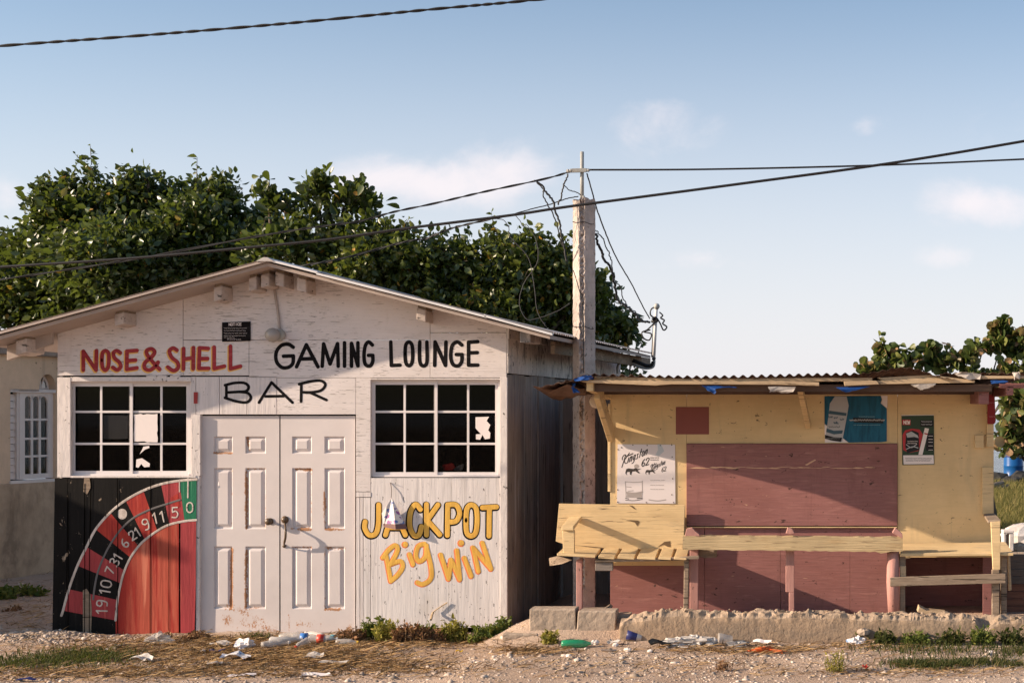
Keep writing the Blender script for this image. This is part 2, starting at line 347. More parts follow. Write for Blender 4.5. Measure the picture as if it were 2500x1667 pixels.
def leafm(name, cols, spec=.5, rough=.38, trans=.25):
    m = bpy.data.materials.new(name); m.use_nodes = True; t = NT(m.node_tree); b = m.node_tree.nodes['Principled BSDF']
    ri = t.node('ShaderNodeNewGeometry').outputs['Random Per Island']
    cr = t.node('ShaderNodeValToRGB'); t.l.new(ri, cr.inputs[0]); e = cr.color_ramp.elements
    for i, (p, c) in enumerate(cols):
        if i < 2: e[i].position = p; e[i].color = c4(c)
        else: x = e.new(p); x.color = c4(c)
    t.put(b.inputs['Base Color'], cr.outputs[0]); b.inputs['Roughness'].default_value = rough; b.inputs['Specular IOR Level'].default_value = spec
    tl = t.node('ShaderNodeBsdfTranslucent'); t.put(tl.inputs[0], t.mix(.6, cr.outputs[0], (.16, .20, .02), 'ADD'))
    mx = t.node('ShaderNodeMixShader', {0: trans}); t.l.new(b.outputs[0], mx.inputs[1]); t.l.new(tl.outputs[0], mx.inputs[2])
    t.l.new(mx.outputs[0], m.node_tree.nodes['Material Output'].inputs[0]); return m
leafA = leafm('glossy green leaves', [(0, (.022, .040, .009)), (.988, (.08, .10, .024)), (.6, (.042, .066, .013)), (.994, (.30, .17, .03)), (.9, (.10, .12, .03))], spec=.6, rough=.36)
leafB = leafm('yellow green leaves', [(0, (.034, .052, .010)), (.97, (.11, .13, .026)), (.6, (.068, .092, .018)), (.985, (.42, .22, .035)), (.88, (.15, .16, .036))], spec=.6, rough=.36)
leafC = leafm('round leathery leaves', [(0, (.040, .065, .018)), (.80, (.11, .13, .034)), (.5, (.065, .09, .022)), (.93, (.36, .22, .12)), (.76, (.18, .19, .055))], spec=.4, rough=.45)
weedm = leafm('weed leaves', [(0, (.06, .095, .022)), (.8, (.14, .16, .035)), (1, (.24, .22, .06))], spec=.2, rough=.6)
weedy = leafm('yellowing weed leaves', [(0, (.16, .15, .03)), (.8, (.28, .24, .05)), (1, (.34, .24, .08))], spec=.2, rough=.6)
weedb = leafm('dead brown weed', [(0, (.15, .075, .04)), (.8, (.26, .14, .075)), (1, (.34, .22, .12))], spec=.1, rough=.8, trans=.1)
grassm = leafm('rough grass', [(0, (.085, .085, .026)), (.6, (.17, .15, .05)), (1, (.32, .24, .10))], spec=.15, rough=.7)
grassd = leafm('low green grass', [(0, (.030, .042, .013)), (.7, (.060, .070, .022)), (1, (.17, .13, .06))], spec=.15, rough=.7)
strawm = leafm('dry straw', [(0, (.11, .060, .030)), (.5, (.26, .155, .07)), (1, (.48, .32, .16))], spec=.1, rough=.85, trans=.05)
stonem = leafm('gravel stones', [(0, (.22, .18, .145)), (.6, (.41, .325, .26)), (1, (.58, .49, .42))], spec=.1, rough=.95, trans=0)
bark = paint('grey brown bark', (.11, .085, .065), .2, (20, 20, 4), .5, bump=.6, rough=.95)

# ------------------------------------------------------------------ the setting
def grid_sheet(name, xs, ys, zf, mat, kind='structure'):
    xs = np.array(xs); ys = np.array(ys); gx_, gy_ = np.meshgrid(xs, ys)
    gz_ = zf(gx_, gy_); nx, ny = len(xs), len(ys)
    vs = np.stack([gx_.ravel(), gy_.ravel(), gz_.ravel()], 1)
    i = np.arange(nx*ny).reshape(ny, nx)
    fs = np.stack([i[:-1, :-1].ravel(), i[:-1, 1:].ravel(), i[1:, 1:].ravel(), i[1:, :-1].ravel()], 1)
    me = bpy.data.meshes.new(name); me.from_pydata(vs.tolist(), [], fs.tolist()); me.materials.append(mat)
    me.polygons.foreach_set('use_smooth', [True]*len(me.polygons))
    o = bpy.data.objects.new(name, me); COL.objects.link(o); o['kind'] = kind; return o
def ground_mat():
    m = M('trodden earth', (.3, .24, .19), .95, .1); t = NT(m.node_tree); b = m.node_tree.nodes['Principled BSDF']
    co = t.node('ShaderNodeTexCoord').outputs['Object']
    a = t.noise(co, .9, 6, .6); f = t.noise(co, 40, 5, .7); f2 = t.noise(co, 140, 3, .6)
    c = t.mix(t.step(a, .35, .65), (.44, .315, .235), (.54, .41, .32))
    c = t.mix(t.m('MULTIPLY', t.step(f, .45, .7), .5), c, (.24, .18, .14))
    c = t.mix(t.m('MULTIPLY', t.step(f2, .58, .7), .5), c, (.55, .46, .38))
    sp_ = t.node('ShaderNodeSeparateXYZ'); t.l.new(co, sp_.inputs[0])
    far = t.step(sp_.outputs[1], 8, 14); c = t.mix(far, c, (.13, .12, .045))      # grass land behind
    t.put(b.inputs['Base Color'], c)
    bn = t.node('ShaderNodeBump', {'Strength': .8, 'Distance': .03}); t.l.new(t.m('ADD', f, t.m('MULTIPLY', f2, .5)), bn.inputs['Height']); t.l.new(bn.outputs[0], b.inputs['Normal'])
    return m
xs = [-900, -300, -100, -50, -30, -20, -15, -12]+list(np.arange(-10, 4.01, .06))+[4.5, 5.5, 7, 10, 15, 25, 50, 100, 300, 900]
ys = [-300, -60, -25, -14, -9, -6]+list(np.arange(-5, 1.6, .06))+list(np.arange(1.7, 9, .3))+list(np.arange(9, 40, 1.0))+[60, 200]
grid_sheet('ground', xs, ys, ground, ground_mat())
sm = M('sea water', (.05, .085, .105), .12, .5); t = NT(sm.node_tree); b = sm.node_tree.nodes['Principled BSDF']
co = t.node('ShaderNodeTexCoord').outputs['Object']
wv = t.noise(t.mapv(co, (.55, 1.1, 1)), 1.0, 6, .65, .6)
bn = t.node('ShaderNodeBump', {'Strength': 1.0, 'Distance': .5}); t.l.new(wv, bn.inputs['Height']); t.l.new(bn.outputs[0], b.inputs['Normal'])
t.put(b.inputs['Base Color'], t.mix(t.step(wv, .5, .66), (.05, .085, .11), (.20, .25, .27)))
s_ = grid_sheet('sea', [-6000, -300, 0, 300, 6000], [31, 60, 200, 1000, 7000], lambda x, y: np.zeros_like(x)-.55, sm)

# ------------------------------------------------------------------ the bar
bar = thing('bar_building', 'weathered white gabled wooden bar with double doors, hand painted lettering and a roulette mural', 'building', (X(690), 0, 0))
UL, UR = 140, 1237                                          # left and right edges of the front
RX, RZ = X(650, -.45), Z(637, -.45)                           # ridge at the front edge of the roof
EXR, EZR = X(1349, -.45), Z(815, -.45)                        # right eave, front
EXL = -7.5; EZL = RZ-.27*(RX-EXL)
SB = V((X(1514, 4.17), 4.17, 0)); SA = V((X(UR), 0, 0))     # right side wall runs from SA to SB, a little askew
def roofz(x): return RZ-(x-RX)*(RZ-EZR)/(EXR-RX) if x > RX else RZ-.27*(RX-x)
T = .035
fw = MB()
def topz(u): return roofz(X(u))-.035
def sheet(u0, u1, v1, mi, v0=None, gap=.6):
    """one board of the front; v0 None means it runs up to the roof"""
    a, c = X(u0+gap), X(u1-gap); zb = Z(v1-gap)
    if v0 is None:
        us = [a]+([RX] if a < RX < c else [])+[c]
        fw.prism([(a, 0, zb), (c, 0, zb)]+[(x_, 0, roofz(x_)-.035) for x_ in reversed(us)], (0, T, 0), mi)
    else: fw.box(a, c, 0, T, zb, Z(v0+gap), mi)
sheet(UL, 447, 917, 0); sheet(447, 608, 917, 0, 830); sheet(447, 1050, 830, 0); sheet(608, 1050, 922, 0, 830, .3)
sheet(1050, UR, 812, 0); sheet(1050, UR, 922, 0, 812)
for a, c in ((478, 536), (536, 603), (603, 676)): sheet(a, c, 1012, 1, 919)
sheet(676, 869, 1012, 0, 922); sheet(869, 905, 1200, 0, 922, .3)
sheet(466, 478, 1012, 1, 919, .3)
sheet(905, UR, 1532, 2, 1166); sheet(887, 905, 1532, 2, 1214)
for a, c in ((869, 879), (879, 887)): sheet(a, c, 1535, 1, 1214)
fw.pbox(869, 905, 1201, 1213, -.004, .03, 1)
fw.build('front_wall', [ply, plk, plw], bar, bev=.0015)
for (u0, u1, v0, v1, y_, th_) in ((UL, 172, 921, 1165, -.012, .05), (172, 466, 920, 931, -.008, .05), (1221, UR+1, 921, 1532, -.010, .046), (905, 1221, 923, 927, -.006, .04), (478, 487, 1014, 1545, -.006, .05), (172, 478, 1161, 1166, -.012, .06),
                                (467, 489, 1012, 1161, -.009, .05), (357, 381, 917, 930, -.010, .02), (383, 407, 917, 930, -.011, .02), (415, 439, 917, 930, -.010, .02)):
    mb = MB(); mb.pbox(u0, u1, v0, v1, y_, th_); mb.build('trim', trim, bar, bev=.002)
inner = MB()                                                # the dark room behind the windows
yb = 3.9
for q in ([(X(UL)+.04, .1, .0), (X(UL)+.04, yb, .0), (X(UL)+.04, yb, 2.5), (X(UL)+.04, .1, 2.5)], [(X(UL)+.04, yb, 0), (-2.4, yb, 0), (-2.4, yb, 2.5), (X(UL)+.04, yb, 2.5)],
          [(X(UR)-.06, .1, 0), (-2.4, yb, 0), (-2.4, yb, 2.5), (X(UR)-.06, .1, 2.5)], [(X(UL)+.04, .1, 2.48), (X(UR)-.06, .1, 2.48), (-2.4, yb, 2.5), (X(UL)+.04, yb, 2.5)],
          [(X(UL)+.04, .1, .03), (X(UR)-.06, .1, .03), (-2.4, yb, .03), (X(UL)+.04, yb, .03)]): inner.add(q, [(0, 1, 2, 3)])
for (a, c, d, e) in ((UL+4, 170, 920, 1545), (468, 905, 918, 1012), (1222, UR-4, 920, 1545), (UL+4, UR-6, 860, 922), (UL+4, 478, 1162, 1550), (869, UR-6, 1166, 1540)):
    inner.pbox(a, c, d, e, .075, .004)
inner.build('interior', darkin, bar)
lw = MB(); lw.box(X(UL), X(UL)+.03, .04, 4.1, 0, EZL+.1); lw.build('left_wall', plk, bar)
bw = MB(); bw.box(X(UL), SB.x-.03, 4.1, 4.14, 0, 2.65); bw.build('back_wall', greyw, bar)
# right side wall: grey planks under a band of peeling white boards
sw = MB(); sdv = (SB-SA).normalized(); snv = V((sdv.y, -sdv.x, 0)); L = (SB-SA).length
def side(mb, s0, s1, z0, z1, o, th, mi, z1b=None):
    a = SA+sdv*s0+snv*o; c = SA+sdv*s1+snv*o; z1b = z1 if z1b is None else z1b
    bk = -snv*th
    mb.hexa([a+V((0, 0, z0)), c+V((0, 0, z0)), c+bk+V((0, 0, z0)), a+bk+V((0, 0, z0))], [a+V((0, 0, z1)), c+V((0, 0, z1b)), c+bk+V((0, 0, z1b)), a+bk+V((0, 0, z1))], mi)
s0 = 0.0
while s0 < L-.02:
    wd = random.uniform(.16, .27); s1 = min(L, s0+wd)
    side(sw, s0+.003, s1-.003, -.05, 2.435+random.uniform(-.01, .01), random.uniform(-.004, .006), .02, 0); s0 = s1
s0 = 0.0
for wd in (.85, 1.0, .28, .62, .50, .42, .5): side(sw, s0+.003, min(L, s0+wd)-.003, 2.44, 2.86, .012+random.uniform(0, .006), .02, 1); s0 += wd
side(sw, .02, L-.02, 0, 2.84, -.03, .02, 2)
sw.build('side_wall', [greyw, sidew, darkin], bar, bev=.0015)
fb = MB(); side(fb, -.02, 1.15, 2.76, 2.87, .03, .025, 0); side(fb, .35, L+.1, 2.635, 2.755, .36, .045, 1)
fb.beam(SA+V((.22, -.24, 2.765)), SA+V((.26, .10, 2.765)), .10, .10, 0); fb.build('eave_board', [sidew, wood], bar, bev=.003)
# roof
def slope(xa, za, xb, zb, ybk, xa2, xb2, n_, mat_sheet, name):
    """corrugated slope from ridge (xa) to eave (xb), front edge at Y=-.3"""
    rf = MB(); vs, fs = [], []; per = .076; ny = int((ybk+.45)/per*6)
    for i in range(ny+1):
        f = i/ny; y = -.45+f*(ybk+.45); wv_ = .009*math.cos(i/6*2*math.pi)
        for j in range(9):
            g = j/8; x0, x1 = xa+(xa2-xa)*f, xb+(xb2-xb)*f
            sag = -.02*math.sin(g*math.pi)+random.uniform(-.0015, .0015)
            vs.append((x0+(x1-x0)*g, y, za+(zb-za)*g+wv_+sag*f+.012))
    for i in range(ny):
        for j in range(8): fs.append((i*9+j, i*9+j+1, (i+1)*9+j+1, (i+1)*9+j))
    rf.add(vs, fs); return rf
YB = 3.75
rfR = slope(RX, RZ, EXR, EZR, YB, RX+.25, X(1590, YB-.2), 9, zinc, 'r'); rfR.build('roof', zinc, bar, smooth=True)
rfL = slope(RX, RZ, EXL, EZL, YB, RX+.25, EXL, 9, zinc, 'l'); roofL = rfL.build('roof', zinc, bar, smooth=True)
un = MB()                                                   # boarding under the sheets
un.hexa([(RX, -.42, RZ-.045), (EXL+.03, -.42, EZL-.045), (EXL+.03, YB, EZL-.045), (RX+.25, YB, RZ-.045)], [(RX, -.42, RZ-.012), (EXL+.03, -.42, EZL-.012), (EXL+.03, YB, EZL-.012), (RX+.25, YB, RZ-.012)])
un.hexa([(RX+.001, -.42, RZ-.045), (EXR-.03, -.42, EZR-.045), (X(1590, YB-.2)-.03, YB, EZR-.045), (RX+.251, YB, RZ-.045)], [(RX+.001, -.42, RZ-.012), (EXR-.03, -.42, EZR-.012), (X(1590, YB-.2)-.03, YB, EZR-.012), (RX+.251, YB, RZ-.012)])
un.build('roof_underside', soff, bar)
ed = MB()
for a, c, dz in ((RX+.0, RX+(775-650)/266, .008), (RX+(772-650)/266, RX+2.0, -.003), (RX+1.98, EXR, .002)):
    za, zc = roofz(a)+dz, roofz(c)+dz-.012*(c == EXR)
    ed.hexa([(a, -.465, za-.006), (c, -.465, zc-.006), (c, -.435, zc-.006), (a, -.435, za-.006)], [(a, -.465, za+.014), (c, -.465, zc+.014), (c, -.35, zc+.020), (a, -.35, za+.020)])
ed.build('roof_edge', ridgew, bar, bev=.002)
eL = MB(); eL.hexa([(RX, -.46, RZ-.012), (EXL, -.46, EZL-.012), (EXL, -.435, EZL-.012), (RX, -.435, RZ-.012)], [(RX, -.46, RZ+.006), (EXL, -.46, EZL+.006), (EXL, -.435, EZL+.008), (RX, -.435, RZ+.008)])
eL.build('roof_edge', soff, bar, bev=.002)
# ridge cap
rc = MB(); rc.hexa([(RX-.09, -.47, RZ-.008), (RX+.09, -.47, RZ-.008), (RX+.34, YB, RZ-.008), (RX+.16, YB, RZ-.008)], [(RX-.02, -.47, RZ+.03), (RX+.02, -.47, RZ+.03), (RX+.27, YB, RZ+.03), (RX+.23, YB, RZ+.03)]); rc.build('ridge_cap', zinc, bar, bev=.003)
# purlin ends poking out under the roof
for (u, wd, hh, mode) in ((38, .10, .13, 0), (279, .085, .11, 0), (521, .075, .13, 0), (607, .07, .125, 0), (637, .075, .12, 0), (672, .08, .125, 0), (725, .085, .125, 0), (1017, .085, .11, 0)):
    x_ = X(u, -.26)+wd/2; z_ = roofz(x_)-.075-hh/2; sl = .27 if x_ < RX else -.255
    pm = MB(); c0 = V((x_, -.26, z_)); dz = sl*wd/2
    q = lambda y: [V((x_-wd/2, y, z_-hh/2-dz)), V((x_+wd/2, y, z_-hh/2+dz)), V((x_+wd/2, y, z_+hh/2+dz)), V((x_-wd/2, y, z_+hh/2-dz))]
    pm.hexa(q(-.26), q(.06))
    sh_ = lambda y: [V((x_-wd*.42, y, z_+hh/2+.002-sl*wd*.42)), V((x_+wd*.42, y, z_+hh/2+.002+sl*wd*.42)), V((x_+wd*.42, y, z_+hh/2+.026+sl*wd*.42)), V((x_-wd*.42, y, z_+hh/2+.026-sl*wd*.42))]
    pl_ = pm.build('purlin', purl, bar, bev=.006); pm = MB(); pm.hexa(sh_(-.24), sh_(.05)); pm.build('shadow_gap_strip', wood, pl_)  # dark strip added over each purlin, stands in for the shadow under the sheets
lk = MB(); lk.hexa([(EXL+.12, -.1, EZL-.17), (X(140), -.1, roofz(X(140))-.16), (X(140), -.06, roofz(X(140))-.16), (EXL+.12, -.06, EZL-.17)], [(EXL+.12, -.1, EZL-.03), (X(140), -.1, roofz(X(140))-.05), (X(140), -.06, roofz(X(140))-.05), (EXL+.12, -.06, EZL-.03)])
lk.build('eave_board', soff, bar, bev=.003)
# windows
def window(u0, u1, v0, v1, mu, mid, rows):
    wm = MB(); Y = .042
    wm.pbox(u0, u0+5, v0, v1, Y-.004, .045); wm.pbox(u1-5, u1, v0, v1, Y-.004, .045); wm.pbox(u0+5, u1-5, v0, v0+5, Y-.004, .045); wm.pbox(u0+5, u1-5, v1-5, v1, Y-.010, .05)
    for (a, c, yy_) in ((u0+5, mid+5, Y+.002), (mid-4, u1-5, Y+.014)):
        wm.pbox(a, a+6, v0+5, v1-5, yy_, .012); wm.pbox(c-7, c, v0+5, v1-5, yy_, .012); wm.pbox(a+6, c-7, v0+5, v0+12, yy_+.001, .011); wm.pbox(a+6, c-7, v1-12, v1-5, yy_+.001, .011)
        for r_ in rows: wm.pbox(a+6, c-7, r_-2.7, r_+2.7, yy_+.002, .008)
        for x_ in mu:
            if a < x_ < c: wm.pbox(x_-2.7, x_+2.7, v0+12, v1-12, yy_+.004, .008)
    wo_ = wm.build('window', alum, bar, bev=.001)
    pn = MB(); pn.pbox(u0+5, mid, v0+5, v1-5, Y+.012, .003); pn.pbox(mid, u1-5, v0+5, v1-5, Y+.024, .003); pn.build('pane', pane, wo_)
window(172, 467, 931, 1161, (247, 394), 319, (1005, 1083))
window(905, 1221, 927, 1164, (988, 1143), 1063, (1005, 1083))
# doors
def door(u0, u1, cols, rust, name='door'):
    v0, v1, Y = 1015, 1543, .03
    rows = ((1065, 1107), (1142, 1291), (1333, 1486))
    def brk(a, c, ps, st=3.0):
        s_ = set(np.round(np.arange(a, c, st), 2)) | {c}
        for p, q in ps:
            for o in (0, 3, 5, 12): s_ |= {p+o, q-o}
        return np.array(sorted(s_))
    us, vs_ = brk(u0, u1, cols), brk(v0, v1, rows)
    uu, vv = np.meshgrid(us, vs_)
    dep = np.zeros_like(uu)
    for (p, q) in cols:
        for (r, s_) in rows:
            e = np.minimum(np.minimum(uu-p, q-uu), np.minimum(vv-r, s_-vv))
            dep = np.where(e >= 0, np.interp(e, [0, 3, 5, 12, 99], [0, .015, .015, .002, .002]), dep)
    k = (Y+D0)/F
    vs = np.stack([(uu-PX)*k, Y+dep, HC+(PY-vv)*k], -1).reshape(-1, 3)
    ny, nx = uu.shape; i = np.arange(nx*ny).reshape(ny, nx)
    fs = np.stack([i[:-1, :-1].ravel(), i[1:, :-1].ravel(), i[1:, 1:].ravel(), i[:-1, 1:].ravel()], 1)
    mb = MB(); mb.add(vs, [tuple(f) for f in fs.tolist()])
    d = mb.build(name, doorm, bar, recalc=False)
    ra = np.zeros(nx*ny); U, VV = uu.ravel(), vv.ravel()
    for (a, b_, c, e, amp, wd) in rust:
        ab = np.array([c-a, e-b_], float); tt = np.clip(((U-a)*ab[0]+(VV-b_)*ab[1])/max(1e-6, ab@ab), 0, 1)
        dd = np.hypot(U-(a+tt*ab[0]), VV-(b_+tt*ab[1])); ra = np.maximum(ra, amp*np.exp(-(dd/wd)**2))
    ra = np.maximum(ra, .15*sstep(1440, 1545, VV))
    at = d.data.attributes.new('rust', 'FLOAT', 'POINT'); at.data.foreach_set('value', ra.astype(np.float32))
    sb = MB(); sb.pbox(u0, u1, v0, v1, Y+.018, .02); sb.build('door_core', doorm, d)
    return d
d1 = door(489, 682, ((522, 568), (599, 649)), [(566, 1150, 566, 1285, .42, 4), (566, 1340, 564, 1485, .85, 5), (601, 1150, 601, 1290, .66, 5), (601, 1345, 600, 1480, .62, 5),
          (524, 1105, 566, 1106, .7, 4), (604, 1070, 608, 1100, .6, 5), (600, 1486, 648, 1480, .5, 6), (555, 1480, 640, 1510, .4, 14), (560, 1515, 672, 1535, .40, 22), (648, 1150, 648, 1290, .38, 4), (604, 1144, 648, 1144, .5, 4)])
d2 = door(685, 867, ((713, 761), (792, 842)), [(722, 1145, 760, 1147, .75, 5), (759, 1150, 759, 1285, .40, 4), (713, 1290, 760, 1292, .55, 5), (794, 1291, 840, 1292, .7, 5), (792, 1200, 793, 1285, .55, 5),
          (714, 1336, 760, 1336, .5, 5), (800, 1338, 842, 1340, .5, 5), (793, 1345, 793, 1480, .4, 4), (795, 1486, 830, 1487, .7, 5), (705, 1500, 707, 1540, .55, 4), (690, 1520, 860, 1530, .3, 14)])
kb = MB(); c = P(660, 1272, .03); kb.lathe([(.03, 0), (.032, .006), (.014, .010), (.012, .03), (.028, .038), (.034, .052), (.028, .066), (.008, .072)], c, (0, -1, 0), 18); kb.build('door_knob', bronze, d1, smooth=True)
kb = MB(); c = P(696, 1268, .03)
kb.lathe([(.034, 0), (.036, .006), (.02, .012), (.026, .02), (.022, .03), (.006, .034)], c, (0, -1, 0), 18)
kb.tube(crom([P(696, 1276, .03)+V((0, -.01, 0)), P(697, 1290, -.045), P(697, 1310, -.055), P(694, 1326, -.02), P(694, 1333, .028)], 5), [.009]*6+[.011]*9+[.008]*6, 8)
kb.lathe([(.018, 0), (.016, .008), (.004, .01)], P(694, 1332, .03), (0, -1, 0), 12); kb.build('door_handle', bronze, d2, smooth=True)
# mural panel
mu = MB()
CM = lambda x, y: P(150+x*.2614, 1150+y*.2614, -.0165)
def cmY(Y): return lambda x, y: P(150+x*.2614, 1150+y*.2614, Y)
for a, c in ((133, 166), (166, 207), (207, 222), (222, 287), (287, 368), (368, 412), (412, 437)):
    mu.pprism([(a+.5, 1167), (c-.5, 1167), (c-.5-(.02*(440-c)), 1555), (a+.5-(.02*(440-a)), 1556)], -.014+random.uniform(0, .0015), .03, 0)
mu.pprism([(440, 1167), (480, 1167), (474, 1541), (440, 1545)], -.013, .03, 0)
murp = mu.build('mural_panel', blackp, bar, bev=.0015)
ob = [(15, 1300), (70, 1100), (150, 880), (235, 705), (320, 540), (455, 385), (600, 270), (765, 180), (930, 120), (1100, 88), (1262, 75)]
mbd = [(290, 1345), (300, 1160), (335, 960), (395, 800), (470, 660), (575, 520), (690, 425), (835, 355), (985, 305), (1130, 262), (1262, 245)]
ib = [(505, 1390), (525, 1200), (555, 1045), (590, 925), (645, 805), (720, 700), (780, 640), (895, 555), (1010, 497), (1150, 465), (1258, 455)]
sm3 = lambda L_: crom([(p[0], p[1], 0) for p in L_], 6)
so_, smd, si_ = sm3(ob), sm3(mbd), sm3(ib)
sec = MB(); cc = cmY(-.0162)
def psheet(mb, pts, Y, mi, th=.0012):                       # a thin film of paint
    mb.prism([cmY(Y)(*p) for p in pts], (0, th, 0), mi)
for k in range(10):
    sl_ = slice(k*6, k*6+7); mi = (2 if k in (0, 2) else 0) if k % 2 == 0 else 1
    if k == 9: mi = 3
    if k == 8: mi = 2
    psheet(sec, [p.xy for p in so_[sl_]]+[p.xy for p in reversed(si_[sl_])], -.0160, mi)
ins = [p.xy for p in si_]
psheet(sec, [(508, 1560), (505, 1390)]+ins[1:51]+[(1096, 480), (1096, 1530), (800, 1545)], -.0158, 4)
psheet(sec, [(1112, 478), (1150, 466)]+ins[55:]+[(1256, 1000), (1243, 1500), (1112, 1515)], -.0159, 2)
psheet(sec, [(200, 1110), (235, 1095), (272, 1150), (285, 1300), (275, 1560), (200, 1560)], -.0172, 5)      # bare grey strip where the paint has gone
psheet(sec, [(212, 60), (262, 58), (275, 150), (240, 215), (205, 190)], -.0166, 5)
psheet(sec, [(1015, 250), (1090, 205), (1110, 330), (1060, 350)], -.0172, 0)
sec.build('painted_sectors', [redp, blackp, crimp, grnp, orgp, wood], murp)
for u, ua, va, vb in ((166, 0, 1200, 1556), (207, -.5, 1180, 1556), (222, -4, 1169, 1556), (287, 0, 1169, 1552), (368, -1.5, 1169, 1549), (412, -.6, 1169, 1547)):
    mb = MB(); w_ = .9 if u != 412 else .5; mb.pprism([(u-w_, va), (u+w_*.7, va), (u+ua+w_, (va+vb)/2), (u+ua+w_*.8, vb), (u+ua-w_, vb), (u+ua-w_*.6, (va+vb)/2)], -.0192, .001); mb.build('seam', darkin, murp)
ln = MB()
ln.ribbon([cmY(-.0176)(*p.xy) for p in crom([(0, 1345, 0)]+[(p.x, p.y, 0) for p in so_[::3]], 3)], .0115, 0)
ln.ribbon([cmY(-.0176)(*p.xy) for p in si_], .0105, 0)
ln.ribbon([cmY(-.0176)(*p.xy) for p in smd[5:54]], .009, 1)
ln.ribbon([CM(1104, 80)+V((0, -.001, 0)), CM(1104, 190)+V((0, -.001, 0))], .006, 0)
ln.ribbon([CM(1184, 68)+V((0, -.001, 0)), CM(1182, 245)+V((0, -.001, 0))], .007, 0)
ln.prism([cmY(-.0172)(567+46*math.cos(a), 398+50*math.sin(a)) for a in np.linspace(0, 2*math.pi, 20, False)], (0, .001, 0), 0)
DIG = {'0': [('o', [(.0, .5), (.05, .15), (.3, .0), (.55, .15), (.6, .5), (.55, .85), (.3, 1), (.05, .85)])], '1': [('l', [(.1, .2), (.32, 0), (.32, 1)])],
       '2': [('s', [(.02, .25), (.15, .02), (.5, .05), (.55, .3), (.3, .65), (.02, .98)]), ('l', [(.02, .98), (.6, .98)])],
       '3': [('s', [(.05, .1), (.35, .0), (.55, .22), (.25, .47)]), ('s', [(.25, .47), (.6, .65), (.5, .95), (.05, .95)])],
       '5': [('l', [(.55, .02), (.1, .02), (.08, .45)]), ('s', [(.08, .45), (.4, .38), (.58, .65), (.4, .97), (.02, .93)])],
       '6': [('s', [(.5, .03), (.15, .3), (.03, .7), (.25, .99), (.55, .85), (.52, .58), (.25, .5), (.06, .66)])],
       '7': [('l', [(.0, .02), (.58, .02), (.2, 1)])], '9': [('s', [(.52, .4), (.25, .5), (.03, .3), (.2, .02), (.52, .1), (.55, .5), (.4, .95), (.1, .98)])]}
for txt, cx, cy, rot, hgt in (('19', 378, 1268, 88, 100), ('10', 412, 1085, 80, 98), ('7', 452, 925, 66, 80), ('31', 512, 822, 58, 88), ('6', 590, 672, 50, 84), ('21', 688, 582, 33, 84), ('9', 790, 495, 22, 100), ('11', 912, 430, 12, 96), ('5', 1060, 385, 4, 98), ('0', 1200, 338, 0, 92)):
    th = math.radians(rot); wl = len(txt)*.72-.12
    for k, ch in enumerate(txt):
        def cv_(x, y, k=k):
            lx, ly = (x+k*.72-wl/2)*hgt, (y-.5)*hgt
            return cmY(-.0178)(cx+lx*math.cos(th)+ly*math.sin(th), cy-lx*math.sin(th)+ly*math.cos(th))
        ln.letters(DIG[ch], cv_, .0068, 0)
ln.build('painted_numbers', [whp, gryp], murp)
# ---- hand painted words
c1 = lambda Y: (lambda x, y: P(x*.26596, 600+y*.26596, Y))
c3 = lambda Y: (lambda x, y: P(450+x*.34014, 600+y*.34014, Y))
c5 = lambda Y: (lambda x, y: P(450+x*.43814, 980+y*.43814, Y))
NOSE = [('l', [(765, 1140), (765, 968), (882, 1140), (886, 962)]), ('o', [(935, 1050), (942, 985), (968, 962), (995, 985), (1000, 1050), (992, 1115), (966, 1140), (942, 1115)]),
        ('s', [(1105, 982), (1072, 962), (1042, 985), (1052, 1030), (1095, 1068), (1108, 1110), (1075, 1138), (1036, 1115)]), ('l', [(1258, 960), (1166, 966), (1164, 1134), (1258, 1120)]), ('l', [(1166, 1055), (1245, 1048)])]
AMP = [('s', [(1466, 1132), (1420, 1085), (1355, 1005), (1348, 962), (1390, 945), (1420, 975), (1390, 1022), (1335, 1068), (1326, 1118), (1370, 1140), (1425, 1108), (1452, 1068)])]
SHELL = [('s', [(1625, 958), (1588, 938), (1556, 968), (1578, 1025), (1628, 1068), (1636, 1118), (1592, 1145), (1540, 1112)]), ('l', [(1686, 942), (1684, 1130)]), ('l', [(1776, 934), (1774, 1128)]), ('l', [(1686, 1040), (1776, 1026)]),
         ('l', [(1912, 942), (1832, 936), (1826, 1125), (1916, 1124)]), ('l', [(1828, 1036), (1906, 1034)]), ('l', [(1966, 930), (1966, 1126), (2060, 1104)]), ('l', [(2116, 922), (2116, 1128), (2208, 1104)])]
GAM = [('s', [(782, 728), (745, 706), (695, 716), (660, 765), (662, 830), (700, 872), (745, 872), (778, 845), (783, 792)]), ('l', [(783, 790), (712, 792)]), ('l', [(806, 868), (876, 710), (960, 868)]), ('l', [(832, 812), (932, 810)]),
       ('l', [(990, 864), (1000, 704), (1046, 848), (1100, 702), (1105, 864)]), ('l', [(1150, 696), (1150, 864)]), ('l', [(1200, 864), (1200, 700), (1246, 862), (1246, 696)]),
       ('s', [(1350, 712), (1322, 690), (1298, 722), (1290, 795), (1300, 850), (1332, 862), (1352, 832), (1353, 788)]), ('l', [(1353, 786), (1322, 786)])]
